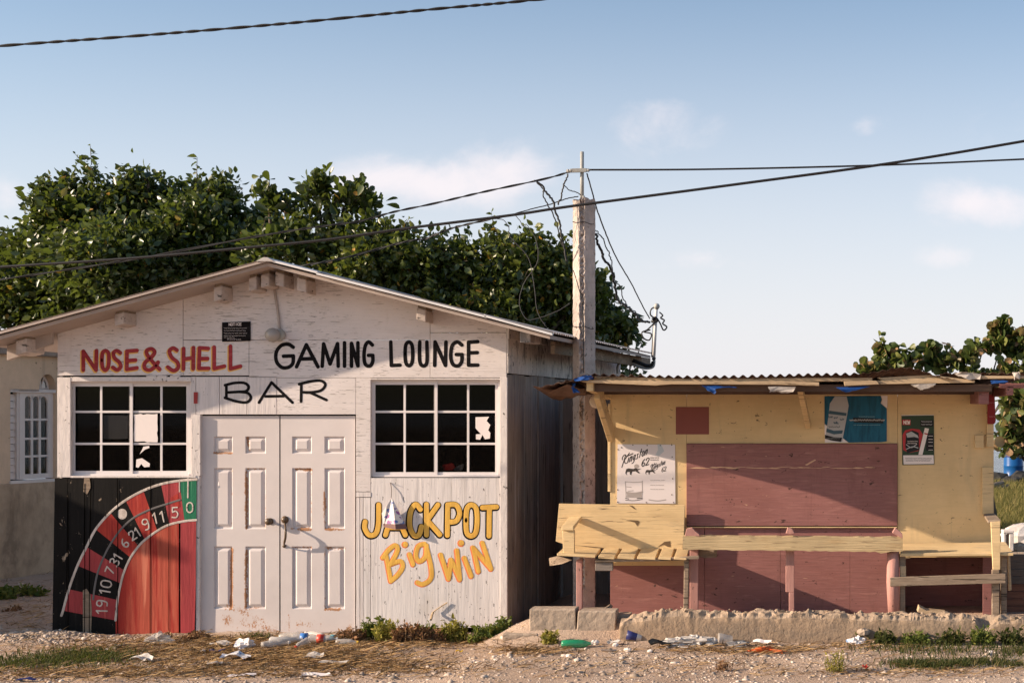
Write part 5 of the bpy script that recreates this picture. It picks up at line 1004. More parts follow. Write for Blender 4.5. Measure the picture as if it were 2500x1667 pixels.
for i, u in enumerate(us):
    f0 = P(u, bz[i]+6, KYf); f1 = P(u, tz[i], KYf)
    wv_ = lambda a: .004*math.sin(u*.021+a)+.002*math.sin(u*.07+a*2.3)+rr.uniform(-.0008, .0008)
    prof = [f0, f0.lerp(f1, .35)+V((0, wv_(1), 0)), f0.lerp(f1, .66)+V((0, wv_(2), 0)), f0.lerp(f1, .84)+V((0, wv_(3)+.3*abs(yn[5][i]), 0)), f1+V((0, .006+abs(yn[0][i])*1.2, 0))]
    back = float(np.interp(u, [1512, 1600, 2000, 2620], [1500, 1490, 1491, 1500]))
    for k in range(1, 5):
        y = KYf+.004+k*.065; zz = max(f1.z-.03, Z(np.interp(u, [1512, 1560, 1620, 2180, 2380, 2640], [1513, 1496, 1491, 1497, 1503, 1503]), y))
        zz = f1.z+(zz-f1.z)*min(1, k/2.2)
        prof.append(V((f1.x+rr.uniform(-.003, .003), y+yn[k][i]*(k > 1), zz+zn[k][i])))
    prof.append(V((f1.x, KYf+.30, f0.z)))
    vs += prof
n_ = len(prof)
for i in range(len(us)-1):
    for j in range(n_-1): fs.append((i*n_+j, (i+1)*n_+j, (i+1)*n_+j+1, i*n_+j+1)); ms.append(0 if j < 3 else 1)
fs += [tuple(range(n_)), tuple(range((len(us)-1)*n_, len(us)*n_))]; ms += [1, 1]
mb.v = [tuple(v) for v in vs]; mb.f = fs; mb.m = ms; mb.build('wall_body', [plast, rubc], kw); kwb = kw.children[0]; kwb.data.polygons.foreach_set('use_smooth', [p.material_index == 0 for p in kwb.data.polygons])
mb = MB(); rr = random.Random(3)
for k in range(170):
    u = rr.uniform(1545, 2560); tzv = float(np.interp(u, us, tz)); p = P(u, tzv-1, KYf)+V((0, rr.uniform(.0, .2), 0)); r_ = .006*math.exp(rr.gauss(0, .6)); p = p+V((0, 0, -r_*.3))
    if u < 1640 or 2385 < u < 2440: r_ *= 1.8
    mb.lathe([(r_*.5, -r_*.6), (r_*rr.uniform(.9, 1.6), -r_*.1), (r_*rr.uniform(.6, 1.1), r_*.35), (r_*.3, r_*.5)], p, (rr.uniform(-1, 1), rr.uniform(-1, 1), .8), 7)
tag(mb.build('rubble', rubc, kw, recalc=False), kind='stuff')
def block(u0, u1, v0, v1, Y, dep, label, seed, sk=0):
    mb = MB(); rr = random.Random(seed); n_ = 10; vs, fs = [], []
    for i in range(n_+1):
        u = u0+(u1-u0)*i/n_
        a, b_ = P(u+sk*0, v1, Y), P(u+sk, v0, Y)
        for j in range(6): vs.append(a.lerp(b_, j/5)+V((rr.uniform(-.001, .001), rr.uniform(-.002, .002), rr.uniform(-.004, .003)*(j in (0, 5)))))
        vs.append(b_+V((0, .02, .006))); vs.append(b_+V((0, dep, .004))); vs.append(a+V((0, dep, 0)))
    q = 9
    for i in range(n_):
        for j in range(q): fs.append((i*q+j, (i+1)*q+j, (i+1)*q+(j+1) % q, i*q+(j+1) % q))
    fs += [tuple(range(q)), tuple(range(n_*q, (n_+1)*q))]; mb.add(vs, fs)
    return tag(mb.build('concrete_block', conc, None, P((u0+u1)/2, v1, Y+dep/2), bev=.006), label, 'block', 'concrete blocks at the end of the kerb')
block(1293, 1405, 1487, 1553, -.85, .2, 'grey concrete block nearest the bar, under the wooden bench', 1)
block(1407, 1500, 1492, 1556, -.86, .2, 'grey concrete block with a slanted end touching the broken kerb', 2, 4)
tag(block(1226, 1312, 1548, 1566, -.9, .25, 'low broken slab edge in front of the end block', 5), group=None)
bs = MB(); bs.prism([P(1500, 1500, -.7), P(1538, 1500, -.7), P(1530, 1520, -.72), P(1510, 1528, -.72), P(1500, 1556, -.75)], (0, .2, 0)); tag(bs.build('concrete_chunk', rubc, None, P(1515, 1556, -.7), bev=.008), 'small concrete chunk filling the gap between block and kerb', 'rubble')
tw2 = thing('timber_wall', 'low wall of dark reddish planks at the right edge beside the bench', 'wall', P(2500, 1500, .3))
mb = MB(); rr = random.Random(2)
for k in range(9): v0 = 1352+k*18; mb.pbox(2440, 2640, v0+1, v0+18, .3+rr.uniform(0, .02), .04, 0 if k < 4 else 1)
mb.build('planking', [paint('dark weathered plank', (.13, .10, .085), .2, (3, 30, 40), .5, bump=.5), paint('reddish plank', (.17, .075, .05), .2, (3, 30, 40), .5, bump=.5)], tw2, bev=.004)
def rock(c, r, seed, sq=(1, 1, .7), n1_=10, n2_=7, amp=.3):
    rr = random.Random(seed); mb = MB(); vs, fs = [], []; ph = [rr.uniform(0, 6) for _ in range(6)]
    for i in range(n2_+1):
        t_ = math.pi*i/n2_
        for j in range(n1_):
            a = 2*math.pi*j/n1_; k = 1+amp*(math.sin(2*a+ph[0])*math.sin(t_*2+ph[1])*.5+rr.uniform(-.4, .4)*(0 < i < n2_))
            vs.append((c[0]+r*sq[0]*k*math.sin(t_)*math.cos(a), c[1]+r*sq[1]*k*math.sin(t_)*math.sin(a), c[2]+r*sq[2]*(1-math.cos(t_)*k)))
    for i in range(n2_):
        for j in range(n1_): fs.append((i*n1_+j, i*n1_+(j+1) % n1_, (i+1)*n1_+(j+1) % n1_, (i+1)*n1_+j))
    mb.add(vs, fs); return mb
whitec = paint('whitewashed rubble', (.74, .66, .60), .1, (8, 8, 8), .2, None, ((.45, .36, .30), (5, 5, 5), .5, .7, .5), bump=.6)
p = P(2494, 1352, 6.6); tag(rock(p, .23, 3, (1.15, .9, .95)).build('rubble_lump', whitec, None, p), 'big white lump of rubble in the grass right of the bench', 'rubble')
p = P(2492, 1362, 6.2); tag(rock(p, .13, 5, (1.5, .9, .8)).build('rubble_lump', rubc, None, p), 'brownish rubble lump in front of the big white lump', 'rubble')
bk = thing('breeze_block', 'hollow white concrete block lying behind the right end of the bench', 'block', P(2462, 1340, 6.0)); mb = MB()
for (a, c) in ((2449, 2456), (2464, 2475)): mb.pbox(a, c, 1300, 1345, 6.0, .2)
mb.pbox(2449, 2475, 1294, 1302, 5.99, .22); mb.pbox(2456, 2464, 1303, 1345, 6.14, .03); mb.build('shell', whitec, bk, bev=.01)
wv2 = MB(); wv2.box(X(2435, 5.9), X(2640, 5.9), 5.9, 7.2, -.05, Z(1347, 6.0)); tag(wv2.build('earth_bank', rubc, None, P(2470, 1400, 5.9), bev=.03), 'low stony bank behind the right bench', 'bank')

# ------------------------------------------------------------------ vegetation
def leaves_mesh(pos, nrm, size, seed=0, shape='ovate', aspect=.62):
    """one folded leaf per position: two half blades hinged on the midrib"""
    r_ = np.random.default_rng(seed); n = len(pos)
    d = nrm/np.linalg.norm(nrm, axis=1, keepdims=True)
    rv = r_.normal(size=(n, 3)); s_ = np.cross(d, rv); s_ /= np.linalg.norm(s_, axis=1, keepdims=True)+1e-9
    up = np.cross(s_, d)
    L_ = size*np.clip(np.exp(r_.normal(0, .28, (n, 1))), .45, 1.7); wd = L_*aspect*.5; fold = wd*r_.uniform(.1, .6, (n, 1)); droop = L_*r_.uniform(0, .28, (n, 1))
    fr = np.array([.14, .38, .66, .88]); wf = np.array([.52, .98, .78, .34]) if shape == 'ovate' else np.array([.30, .72, 1.0, .74])
    pts = [pos, pos+d*L_*.5-up*droop*.25, pos+d*L_-up*droop]
    for sg in (1, -1):
        for f, w_ in zip(fr, wf): pts.append(pos+d*L_*f+s_*sg*wd*w_+up*fold*w_-up*droop*f*f)
    vs = np.stack(pts, 1).reshape(-1, 3); base = np.arange(n)[:, None]*11
    return vs, base+np.array([[0, 1, 2, 6, 5, 4, 3]]), base+np.array([[0, 7, 8, 9, 10, 2, 1]])
def raw_mesh(name, vs, faces, mat, parent, smooth=False, origin=None):
    o = V((0, 0, 0))
    if parent is not None: o = parent.location
    elif origin is not None: o = V(origin)
    me = bpy.data.meshes.new(name); vs = vs-np.array(o)
    nv = len(vs); me.vertices.add(nv); me.vertices.foreach_set('co', vs.ravel())
    loops = np.concatenate([f.ravel() for f in faces]); tot_ = np.concatenate([np.full(len(f), f.shape[1]) for f in faces]); st = np.concatenate([[0], np.cumsum(tot_)[:-1]])
    me.loops.add(len(loops)); me.loops.foreach_set('vertex_index', loops.astype(np.int32)); me.polygons.add(len(tot_)); me.polygons.foreach_set('loop_start', st.astype(np.int32)); me.polygons.foreach_set('loop_total', tot_.astype(np.int32))
    me.update(calc_edges=True); me.validate(); me.materials.append(mat)
    if smooth: me.polygons.foreach_set('use_smooth', [True]*len(me.polygons))
    ob_ = bpy.data.objects.new(name, me); COL.objects.link(ob_)
    if parent is not None: ob_.parent = parent
    else: ob_.location = o
    return ob_
def tree(name, label, base, clumps, mat, leaf, per, seed, shape='ovate', aspect=.62, trunk=.14, twig=None, group=None, droop=-.15, spread=.14, limb=.035, gap=-.35):
    """clumps: (u, v, ru, rv, Y, weight) crown lobes given at their distance"""
    r_ = np.random.default_rng(seed); rr = random.Random(seed)
    tr = thing(name, label, 'tree', base, group); base = V(base)
    tk = MB(); cs = []
    for (u, v, ru, rv, Y, wt) in clumps:
        c_ = P(u, v, Y); k = (Y+D0)/F; cs.append((c_, ru*k, max(ru, rv)*k*.8, rv*k, wt))
    cen = sum((c[0] for c in cs), V())/len(cs); fork = base.lerp(V((cen.x, cen.y, min(c[0].z for c in cs))), .6)
    tk.tube(crom([base-V((0, 0, .1)), base.lerp(fork, .5)+V((rr.uniform(-.1, .1), rr.uniform(-.1, .1), 0)), fork], 5), list(np.linspace(trunk, trunk*.75, 11)), 10)
    P_, N_ = [], []
    for ci, (c_, rx, ry, rz, wt) in enumerate(cs):
        mid = fork.lerp(c_, .55)+V((rr.uniform(-.2, .2), rr.uniform(-.2, .2), rr.uniform(-.1, .2)))
        tk.tube(crom([fork, mid, c_], 5), list(np.linspace(trunk*.4, limb*.5, 11)), 7)
        nt = max(16, int(per*wt*(rx*rz*math.pi)))             # twig tips
        d = r_.normal(size=(nt, 3)); d /= np.linalg.norm(d, axis=1, keepdims=True)
        rad = r_.uniform(.25, 1.0, (nt, 1))**.5
        lum_ = 1+.14*np.sin(d[:, :1]*5+seed+ci)+.14*np.sin(d[:, 2:]*7+2*seed+ci)+r_.uniform(-.1, .08, (nt, 1))
        tip = np.array(c_)+d*rad*lum_*np.array([rx, ry, rz])
        nz_ = np.sin(tip[:, 0]*7.1+seed)*np.sin(tip[:, 1]*6.3+1)*np.sin(tip[:, 2]*8.3+2*seed)+.6*np.sin(tip[:, 0]*15+2)*np.sin(tip[:, 2]*17+seed)
        keep = nz_ > gap; tip, d = tip[keep], d[keep]; nt = len(tip)
        for q in range(0, nt, 14):
            e = V(tip[q]); tk.tube(crom([c_.lerp(e, .1), c_.lerp(e, .55)+V((rr.uniform(-.1, .1), rr.uniform(-.1, .1), rr.uniform(-.05, .1))), e], 3), list(np.linspace(limb*.25, .003, 7)), 5, cap=False)
        nl = 9
        for q in r_.permutation(nt)[:max(2, int(nt*.02))]:   # sprigs sticking out of the crown
            if d[q, 2] < .1: continue
            a_ = V(tip[q]); e = a_+V((d[q, 0]*.15+rr.uniform(-.08, .08), rr.uniform(-.1, .05), rr.uniform(.12, .34))); tk.tube([a_, a_.lerp(e, .5), e], [.006, .005, .003], 4, cap=False)
            for f in np.linspace(.25, 1.0, 8): P_.append(np.array([tuple(a_.lerp(e, f))])); N_.append(np.array([[rr.gauss(0, 1), rr.gauss(-.3, .8), rr.gauss(.1, .5)]]))
        tt = np.repeat(tip, nl, 0); dd = np.repeat(d, nl, 0)
        ld = dd*.7+r_.normal(size=tt.shape)*.75+np.array([-.15, -.25, droop])
        P_.append(tt+r_.normal(size=tt.shape)*spread*.6-dd*r_.uniform(0, spread, (len(tt), 1))); N_.append(ld)
    vs, *fs = leaves_mesh(np.concatenate(P_), np.concatenate(N_), leaf, seed, shape, aspect)
    raw_mesh('crown', vs, [np.concatenate(fs)], mat, tr)
    tk.build('trunk', bark, tr, smooth=True, recalc=False)
    return tr
YT = 6.5
tree('dense_tree', 'tall dense dark green tree standing behind the left roof slope of the bar', (X(300, YT), YT, 0),
     [(185, 548, 115, 88, YT, 1), (330, 510, 115, 70, YT+.3, 1), (98, 630, 108, 92, YT-.2, 1), (290, 640, 190, 110, YT-.8, 1.1), (480, 610, 150, 110, YT-.3, 1.1), (520, 505, 75, 55, YT+.1, 1), (610, 590, 75, 62, YT+.4, 1), (640, 560, 50, 45, YT+.2, 1), (40, 720, 110, 90, YT-.4, 1), (200, 740, 170, 90, YT-.3, 1), (140, 492, 44, 32, YT, 1), (430, 490, 70, 40, YT+.3, .8), (0, 675, 55, 80, YT, 1), (-90, 720, 100, 105, YT, 1), (570, 640, 110, 70, YT-.2, 1), (225, 430, 22, 26, YT, .8), (168, 448, 24, 20, YT, .8), (108, 458, 18, 14, YT, .8), (320, 435, 14, 16, YT, .7), (365, 440, 12, 14, YT, .7), (480, 455, 20, 16, YT, .8), (545, 455, 24, 16, YT, .8)],
     leafA, .088, 560, 11)
tree('almond_tree', 'airy tree with upright clusters of round leaves rising above the bar roof ridge', (X(760, 5.4), 5.4, 0),
     [(690, 500, 52, 26, 5.4, 1.0), (775, 480, 32, 38, 5.4, .9), (785, 445, 24, 20, 5.4, .9), (840, 500, 55, 32, 5.4, 1.0), (870, 470, 30, 28, 5.5, .9), (745, 535, 55, 24, 5.3, .9), (895, 500, 26, 20, 5.4, .8), (655, 485, 24, 12, 5.4, .9), (760, 590, 120, 40, 5.2, 1), (700, 610, 110, 50, 5.0, 1), (880, 565, 90, 30, 5.4, .9), (640, 585, 60, 30, 4.9, .9)],
     leafA, .115, 150, 23, 'obovate', .55, trunk=.10, droop=.35, spread=.10)
tree('bushy_tree', 'lower bushy yellow green tree spreading behind the right roof slope up to the pole', (X(1150, 5.6), 5.6, 0),
     [(900, 620, 110, 60, 5.2, 1), (1020, 660, 130, 75, 5.4, 1), (1110, 660, 110, 80, 5.6, 1), (1230, 690, 120, 95, 5.6, 1.1), (1330, 690, 95, 90, 5.7, 1.1), (1240, 610, 40, 40, 5.7, .8), (1290, 595, 45, 38, 5.7, .7), (1365, 650, 55, 60, 5.8, 1), (860, 660, 120, 50, 5.0, 1), (1400, 750, 80, 75, 6.0, 1), (960, 580, 60, 35, 5.4, .9), (1440, 720, 40, 60, 6.0, .9), (1180, 760, 150, 60, 5.4, 1), (1420, 800, 120, 50, 6.2, .8)],
     leafB, .085, 470, 37, trunk=.11)
tree('sapling', 'thin sapling of dark leaves showing right of the pole above the bar eave', (X(1500, 6.4), 6.4, 0), [(1475, 745, 25, 60, 6.4, .6), (1505, 800, 40, 20, 6.4, .6), (1530, 815, 20, 14, 6.4, .8), (1522, 790, 18, 24, 6.4, .8), (1470, 690, 20, 20, 6.4, .7), (1538, 890, 25, 30, 6.4, 1)], leafA, .10, 130, 41, trunk=.04, limb=.012)
YS = 10.5
tree('sea_grape_tree', 'sea grape tree with flat layered branches showing above the right end of the kiosk roof', (X(2440, YS), YS, 0),
     [(2180, 888, 60, 7, YS, 1.6), (2240, 878, 45, 8, YS, 1.5), (2300, 884, 36, 7, YS, 1.4), (2120, 902, 24, 4, YS, 1.4), (2160, 862, 22, 4, YS, 1.4), (2275, 856, 8, 10, YS, 1.2), (2350, 872, 30, 5, YS, 1.5), (2400, 852, 30, 5, YS+.3, 1.5), (2445, 838, 34, 5, YS+.3, 1.5), (2495, 858, 34, 7, YS+.3, 1.5), (2490, 818, 34, 6, YS+.3, 1.5), (2380, 912, 80, 5, YS, 1.7), (2470, 908, 60, 6, YS, 1.7), (2436, 802, 14, 5, YS+.3, 1.4), (2560, 850, 30, 16, YS+.3, 1)],
     leafC, .125, 60, 53, 'obovate', .78, trunk=.05, droop=.1, spread=.06, limb=.02, gap=-2)
tree('sea_grape_tree', 'sea grape bush hanging in front of the sea right of the kiosk corner', (X(2640, 8.5), 8.5, 0),
     [(2475, 970, 45, 35, 8.5, 1.2), (2500, 1020, 60, 50, 8.5, 1.1), (2470, 1030, 22, 26, 8.4, 1), (2505, 1075, 26, 20, 8.4, 1), (2468, 1078, 8, 16, 8.4, .9), (2560, 1000, 70, 100, 8.6, 1.1)],
     leafC, .15, 85, 59, 'obovate', .78, trunk=.09, droop=-.1, spread=.13, limb=.02)
def plant(name, label, u, v, wpx, hpx, mat, seed, n=60, leaf=.04, cat='weed', group=None, stem=.004):
    b_ = G(u, v); rr = random.Random(seed); k = (b_.y+D0)/F; wd, h = wpx*k, hpx*k
    t_ = thing(name, label, cat, b_, group); st = MB(); ps, ns_ = [], []
    for i in range(n):
        bx = b_+V((rr.uniform(-.5, .5)*wd*.7, rr.uniform(-.5, .5)*min(wd, .3)*.6, 0)); bx.z = float(ground(bx.x, bx.y))-.01
        hh = h*rr.uniform(.45, 1.05)*(1-.5*abs((bx.x-b_.x)/(wd*.5+.01))); tp = bx+V((rr.uniform(-.3, .3)*hh, rr.uniform(-.35, .2)*hh, hh))
        q = crom([bx, bx.lerp(tp, .5)+V((rr.uniform(-.02, .02), 0, .02)), tp], 3); st.tube(q, [stem*.7]*len(q), 4, cap=False)
        for j in range(max(3, int(hh/leaf*1.6))):
            f = rr.uniform(.15, 1); p_ = bx.lerp(tp, f); ps.append(p_); ns_.append((rr.gauss(0, 1), rr.gauss(-.3, .8), rr.gauss(.45, .6)))
    vs, *fs = leaves_mesh(np.array([tuple(p) for p in ps]), np.array(ns_), leaf, seed, 'ovate', .5)
    raw_mesh('foliage', vs, [np.concatenate(fs)], mat, t_); st.build('stems', mat, t_, recalc=False); return t_
plant('weed_clump', 'green leafy weed nearest the right door at the foot of the bar wall', 912, 1560, 60, 62, weedm, 1, 60, .045)
plant('weed_clump', 'brown dead weed sprawling in front of the right door', 855, 1566, 90, 38, weedb, 2, 110, .03)
plant('weed_clump', 'bright yellow green weed left of the middle of the JACKPOT board foot', 945, 1564, 70, 60, weedy, 3, 60, .04)
plant('weed_clump', 'russet dead weed in the middle of the weeds under JACKPOT', 1003, 1566, 110, 52, weedb, 4, 170, .03)
plant('weed_clump', 'dark green weed behind the russet weed under JACKPOT', 1035, 1556, 90, 42, weedm, 5, 50, .04)
plant('weed_clump', 'tall yellow weed with dry stems under the Win lettering', 1110, 1566, 80, 60, weedy, 6, 110, .035)
plant('weed_clump', 'mid brown weed between the yellow weed and the russet weed', 1068, 1568, 60, 40, weedb, 16, 70, .03)
plant('weed_clump', 'green weed growing at the right corner of the bar front', 1180, 1562, 80, 42, weedm, 7, 80, .04)
plant('weed_clump', 'green weed beside the dark gap at the corner of the bar', 1225, 1558, 60, 42, weedm, 8, 50, .035)
plant('weed_clump', 'small yellow green shrub in front of the concrete blocks', 1341, 1570, 52, 40, weedy, 9, 45, .035)
plant('weed_clump', 'wispy pale weed standing alone in the gravel before the kerb', 2040, 1640, 60, 62, weedy, 10, 26, .018, stem=.003)
plant('weed_clump', 'tiny wispy weed in the gravel in front of the counter post', 1766, 1637, 50, 34, weedb, 12, 22, .018, stem=.003)
plant('weed_clump', 'dark brown dead brush in front of the mural panel', 395, 1562, 60, 22, weedb, 13, 60, .025)
plant('weed_clump', 'dark green weeds along the foot of the neighbouring house', 60, 1452, 140, 26, weedm, 14, 90, .06)
plant('weed_clump', 'dark low weeds left along the foot of the neighbouring house at the frame edge', 8, 1462, 60, 34, weedm, 15, 60, .05)
plant('weed_clump', 'dry brown tuft on the bare ground of the alley left of the mural', 30, 1490, 50, 14, weedb, 17, 30, .03)
plant('weed_clump', 'brown dead grass tuft beside the left door foot', 480, 1560, 80, 24, weedb, 15, 80, .025)
for k, (u, v, wd, h) in enumerate(((2105, 1565, 50, 34), (2160, 1570, 70, 36), (2235, 1572, 80, 40), (2320, 1572, 100, 50), (2400, 1570, 80, 44), (2475, 1572, 80, 44))):
    plant('weed_clump', ('leftmost low weed at the foot of the kerb', 'second low weed from the left at the foot of the kerb', 'third weed from the left at the foot of the kerb', 'tallest dark weed at the foot of the kerb under the right bench', 'weed at the foot of the kerb below the collapsed gap', 'weed at the foot of the kerb at the right edge')[k], u, v, wd, h, grassd if k % 2 else weedm, 20+k, 70, .035, group='weeds along the foot of the kerb')
def blades(name, pts, length, width, mat, seed, lean=.5, flat=False):
    r_ = np.random.default_rng(seed); n = len(pts); a = r_.uniform(0, 2*math.pi, n); L_ = length*r_.uniform(.5, 1.3, n)
    if flat: d = np.stack([np.cos(a), np.sin(a)*.8, r_.uniform(-.03, .28, n)], 1)
    else: d = np.stack([np.cos(a)*lean*r_.uniform(.2, 1, n), np.sin(a)*lean*r_.uniform(.2, 1, n), np.ones(n)], 1)
    d *= L_[:, None]; s_ = np.stack([-np.sin(a), np.cos(a), np.zeros(n)], 1)*width
    s_ += np.array([0, 0, width*.6]) if flat else 0
    b_ = pts; m_ = pts+d*.55+(np.array([0, 0, .006]) if flat else 0); tp = pts+d+(np.stack([d[:, 0]*.25, d[:, 1]*.25, -.12*L_], 1) if not flat else 0)
    vs = np.stack([b_-s_, b_+s_, m_+s_*.8, m_-s_*.8, tp], 1).reshape(-1, 3); i = np.arange(n)[:, None]*5
    return raw_mesh(name, vs, [i+np.array([[0, 1, 2, 3]]), i+np.array([[3, 2, 4]])], mat, None)
def scatter(n, regions, seed, dz=0):
    """ground points: regions (u, v, ru, rv, weight), gaussian around photo pixels"""
    r_ = np.random.default_rng(seed); wt = np.array([q[4] for q in regions], float); wt /= wt.sum(); ch = r_.choice(len(regions), n, p=wt); out = []
    for c_ in ch:
        u, v, ru, rv, _ = regions[c_]; p_ = G(u+r_.normal()*ru, max(1400, v+r_.normal()*rv)); out.append((p_.x, p_.y, p_.z+dz))
    return np.array(out)
tag(blades('dry_straw', scatter(9500, [(350, 1590, 160, 16, 2), (600, 1600, 180, 20, 3), (800, 1600, 130, 18, 2), (150, 1645, 200, 10, 1.2), (500, 1640, 260, 10, 1.5), (950, 1630, 120, 10, .8), (1300, 1590, 50, 5, .5), (1800, 1588, 120, 6, .6), (2000, 1580, 160, 6, .5), (620, 1565, 160, 8, 1.5), (2250, 1640, 200, 8, .5), (1000, 1572, 160, 6, 1), (1700, 1630, 300, 14, .25), (60, 1500, 50, 40, .5), (1400, 1625, 400, 16, .25)], 5, .004), .16, .0032, strawm, 6, flat=True), kind='stuff')
tag(blades('low_grass', scatter(5200, [(60, 1620, 70, 9, 1.2), (170, 1610, 70, 10, 1.5), (240, 1600, 50, 8, .8), (280, 1605, 40, 6, .3), (2230, 1622, 36, 5, .8), (2300, 1626, 30, 5, .8), (2390, 1618, 40, 5, .7), (2470, 1624, 30, 4, .3), (2330, 1588, 90, 9, .7), (2200, 1584, 60, 7, .4), (2480, 1590, 30, 8, .5), (620, 1556, 30, 3, .2)], 8), .055, .004, grassd, 9, .9), kind='stuff')
pts = []; r_ = np.random.default_rng(3)
for k in range(14000):
    y = 7.6+21.5*r_.random()**1.2; x_ = X(2400, y)+r_.uniform(0, 1)*(X(2540, y)-X(2400, y)); pts.append((x_, y, float(ground(x_, y))))
tag(blades('rough_grass', np.array(pts), .30, .008, grassm, 4, .7), kind='stuff')
# gravel
def gravel(n, seed):
    r_ = np.random.default_rng(seed); ico = np.array([(0, 0, 1), (.89, 0, .45), (.28, .85, .45), (-.72, .53, .45), (-.72, -.53, .45), (.28, -.85, .45), (.72, .53, -.45), (-.28, .85, -.45), (-.89, 0, -.45), (-.28, -.85, -.45), (.72, -.53, -.45), (0, 0, -1)])
    f = np.array([(0, 1, 2), (0, 2, 3), (0, 3, 4), (0, 4, 5), (0, 5, 1), (1, 6, 2), (2, 7, 3), (3, 8, 4), (4, 9, 5), (5, 10, 1), (6, 7, 2), (7, 8, 3), (8, 9, 4), (9, 10, 5), (10, 6, 1)])
    y = np.concatenate([-4.2+2.6*r_.random(int(n*.72))**.9, r_.uniform(-2.2, -.1, n-int(n*.72))]); x_ = r_.uniform(-9.0, 3.6, n)
    keep = ~((y > -.95) & (x_ > -2.6)); y, x_ = y[keep], x_[keep]
    y = np.concatenate([y, r_.uniform(-.2, 4.5, 2600)]); x_ = np.concatenate([x_, r_.uniform(-10, -7.02, 2600)]); q = r_.permutation(len(y)); y, x_ = y[q], x_[q]
    m = int(n*.12); x_[:m] = r_.normal(-7.0, .45, m); y[:m] = r_.normal(-.35, .22, m)
    n = len(x_); s_ = .006*np.exp(r_.normal(0, .55, n)); s_ = np.clip(s_, .003, .032)
    z = ground(x_, y); c_ = np.stack([x_, y, z], 1)
    vs = ico[None]*(1+r_.uniform(-.3, .3, (n, 12, 1)))*s_[:, None, None]*np.stack([r_.uniform(.9, 1.7, n), r_.uniform(.8, 1.4, n), r_.uniform(.5, .9, n)], 1)[:, None]
    vs = vs+c_[:, None]; fs = (np.arange(n)[:, None, None]*12+f[None]).reshape(-1, 3)
    return raw_mesh('gravel', vs.reshape(-1, 3), [fs], stonem, None)
tag(gravel(20000, 2), kind='stuff')

# ------------------------------------------------------------------ litter
def bottle(u, v, L_, R_, yaw, mats, label, crush=.1, seed=0, pitch=0, name='plastic_bottle', band=True, grp='plastic bottles dumped by the bar doors'):
    p_ = G(u, v)+V((0, 0, R_*.75)); ax = V((math.cos(yaw), math.sin(yaw), pitch)).normalized(); t_ = thing(name, label, 'bottle', p_-V((0, 0, R_*.75)), grp); mb = MB(); a = p_-ax*L_/2
    mb.lathe([(R_*.3, 0), (R_*.85, .004), (R_, .02), (R_*.97, L_*.25), (R_, L_*.28), (R_, L_*.55), (R_*.93, L_*.6), (R_, L_*.66), (R_*.75, L_*.80), (R_*.34, L_*.92), (R_*.32, L_*.97)], a, ax, 16); rr = random.Random(seed)
    nv = []
    for x in mb.v:
        q = V(x); f = (q-p_).dot(ax)/L_; d = (q-p_)-ax*((q-p_).dot(ax)); k = 1-crush*(.5+.5*math.sin(f*17+seed+math.atan2(d.z, d.x)*2))+rr.uniform(-crush, crush)*.3
        nv.append(tuple(p_+ax*(q-p_).dot(ax)+V((d.x*k, d.y*k, d.z*k*(1-crush)))))
    mb.v = nv; mb.build('bottle_body', mats[0], t_, smooth=True)
    if len(mats) > 1: m2 = MB(); m2.lathe([(R_*.36, 0), (R_*.36, .016), (R_*.3, .018)], a+ax*L_*.965, ax, 12); m2.build('cap', mats[1], t_)
    if len(mats) > 2: m2 = MB(); m2.lathe([(R_*1.0, 0), (R_*1.0, L_*.24)], a+ax*L_*.31, ax, 16); m2.build('wrapper', mats[2], t_, smooth=True)
    return t_
CR = M('red plastic', (.55, .05, .03), .4); CYL = M('yellow plastic', (.70, .45, .05), .4); CBL = M('blue plastic', (.04, .16, .45), .4); CWH = paint('dirty white plastic', (.52, .48, .45), .15, (25, 25, 25), .35, None, ((.30, .23, .17), (12, 12, 12), .5, .68, .7), bump=.15, rough=.5); ORG = M('orange netting', (.62, .13, .035), .6); DKB = M('dark blue plastic', (.025, .03, .12), .4); BLKP = M('black plastic', (.02, .02, .02), .5)
bottle(697, 1572, .28, .050, .25, [milky, CWH], 'big milky bottle lying left in the pile before the left door', .22, 1)
bottle(738, 1578, .22, .038, -1.75, [clearp, CR], 'clear bottle pointing its red cap at the road', .15, 2, -.12)
bottle(748, 1566, .26, .046, .15, [clearp, CWH, CBL], 'clear bottle with a blue wrapper in the pile before the doors', .12, 3)
bottle(788, 1568, .25, .044, .1, [clearp, CWH, CR], 'clear bottle with a red wrapper in the pile before the doors', .1, 4)
bottle(818, 1564, .20, .034, -.2, [clearp, CWH, M('teal wrapper', (.08, .22, .26), .5)], 'clear bottle with a teal wrapper right of the red wrapped one', .12, 5)
bottle(846, 1574, .19, .034, .05, [clearp, CYL], 'clear bottle with a yellow cap apart from the pile', .06, 6)
bottle(672, 1580, .24, .045, .6, [clearp, CWH], 'leftmost clear bottle at the edge of the pile before the doors', .2, 11)
bottle(716, 1560, .27, .046, -.15, [clearp, CBL], 'clear bottle with a blue cap at the back of the pile before the doors', .2, 12, .1)
bottle(770, 1558, .25, .044, 2.6, [milky, CWH], 'milky bottle at the back of the pile beside the right door', .2, 13, .1)
bottle(1408, 1580, .26, .045, .08, [greenp, CWH], 'green plastic bottle lying below the concrete blocks', .16, 7, grp=None)
def crumple(u, v, r, mat, label, name='plastic_bag', cat='litter', sq=(1.2, 1, .7), seed=0, amp=.9, group=None):
    p_ = G(u, v); mb = rock(p_-V((0, 0, r*.1)), r, seed, sq, 14, 9, amp); return tag(mb.build(name, mat, None, p_), label, cat, group)
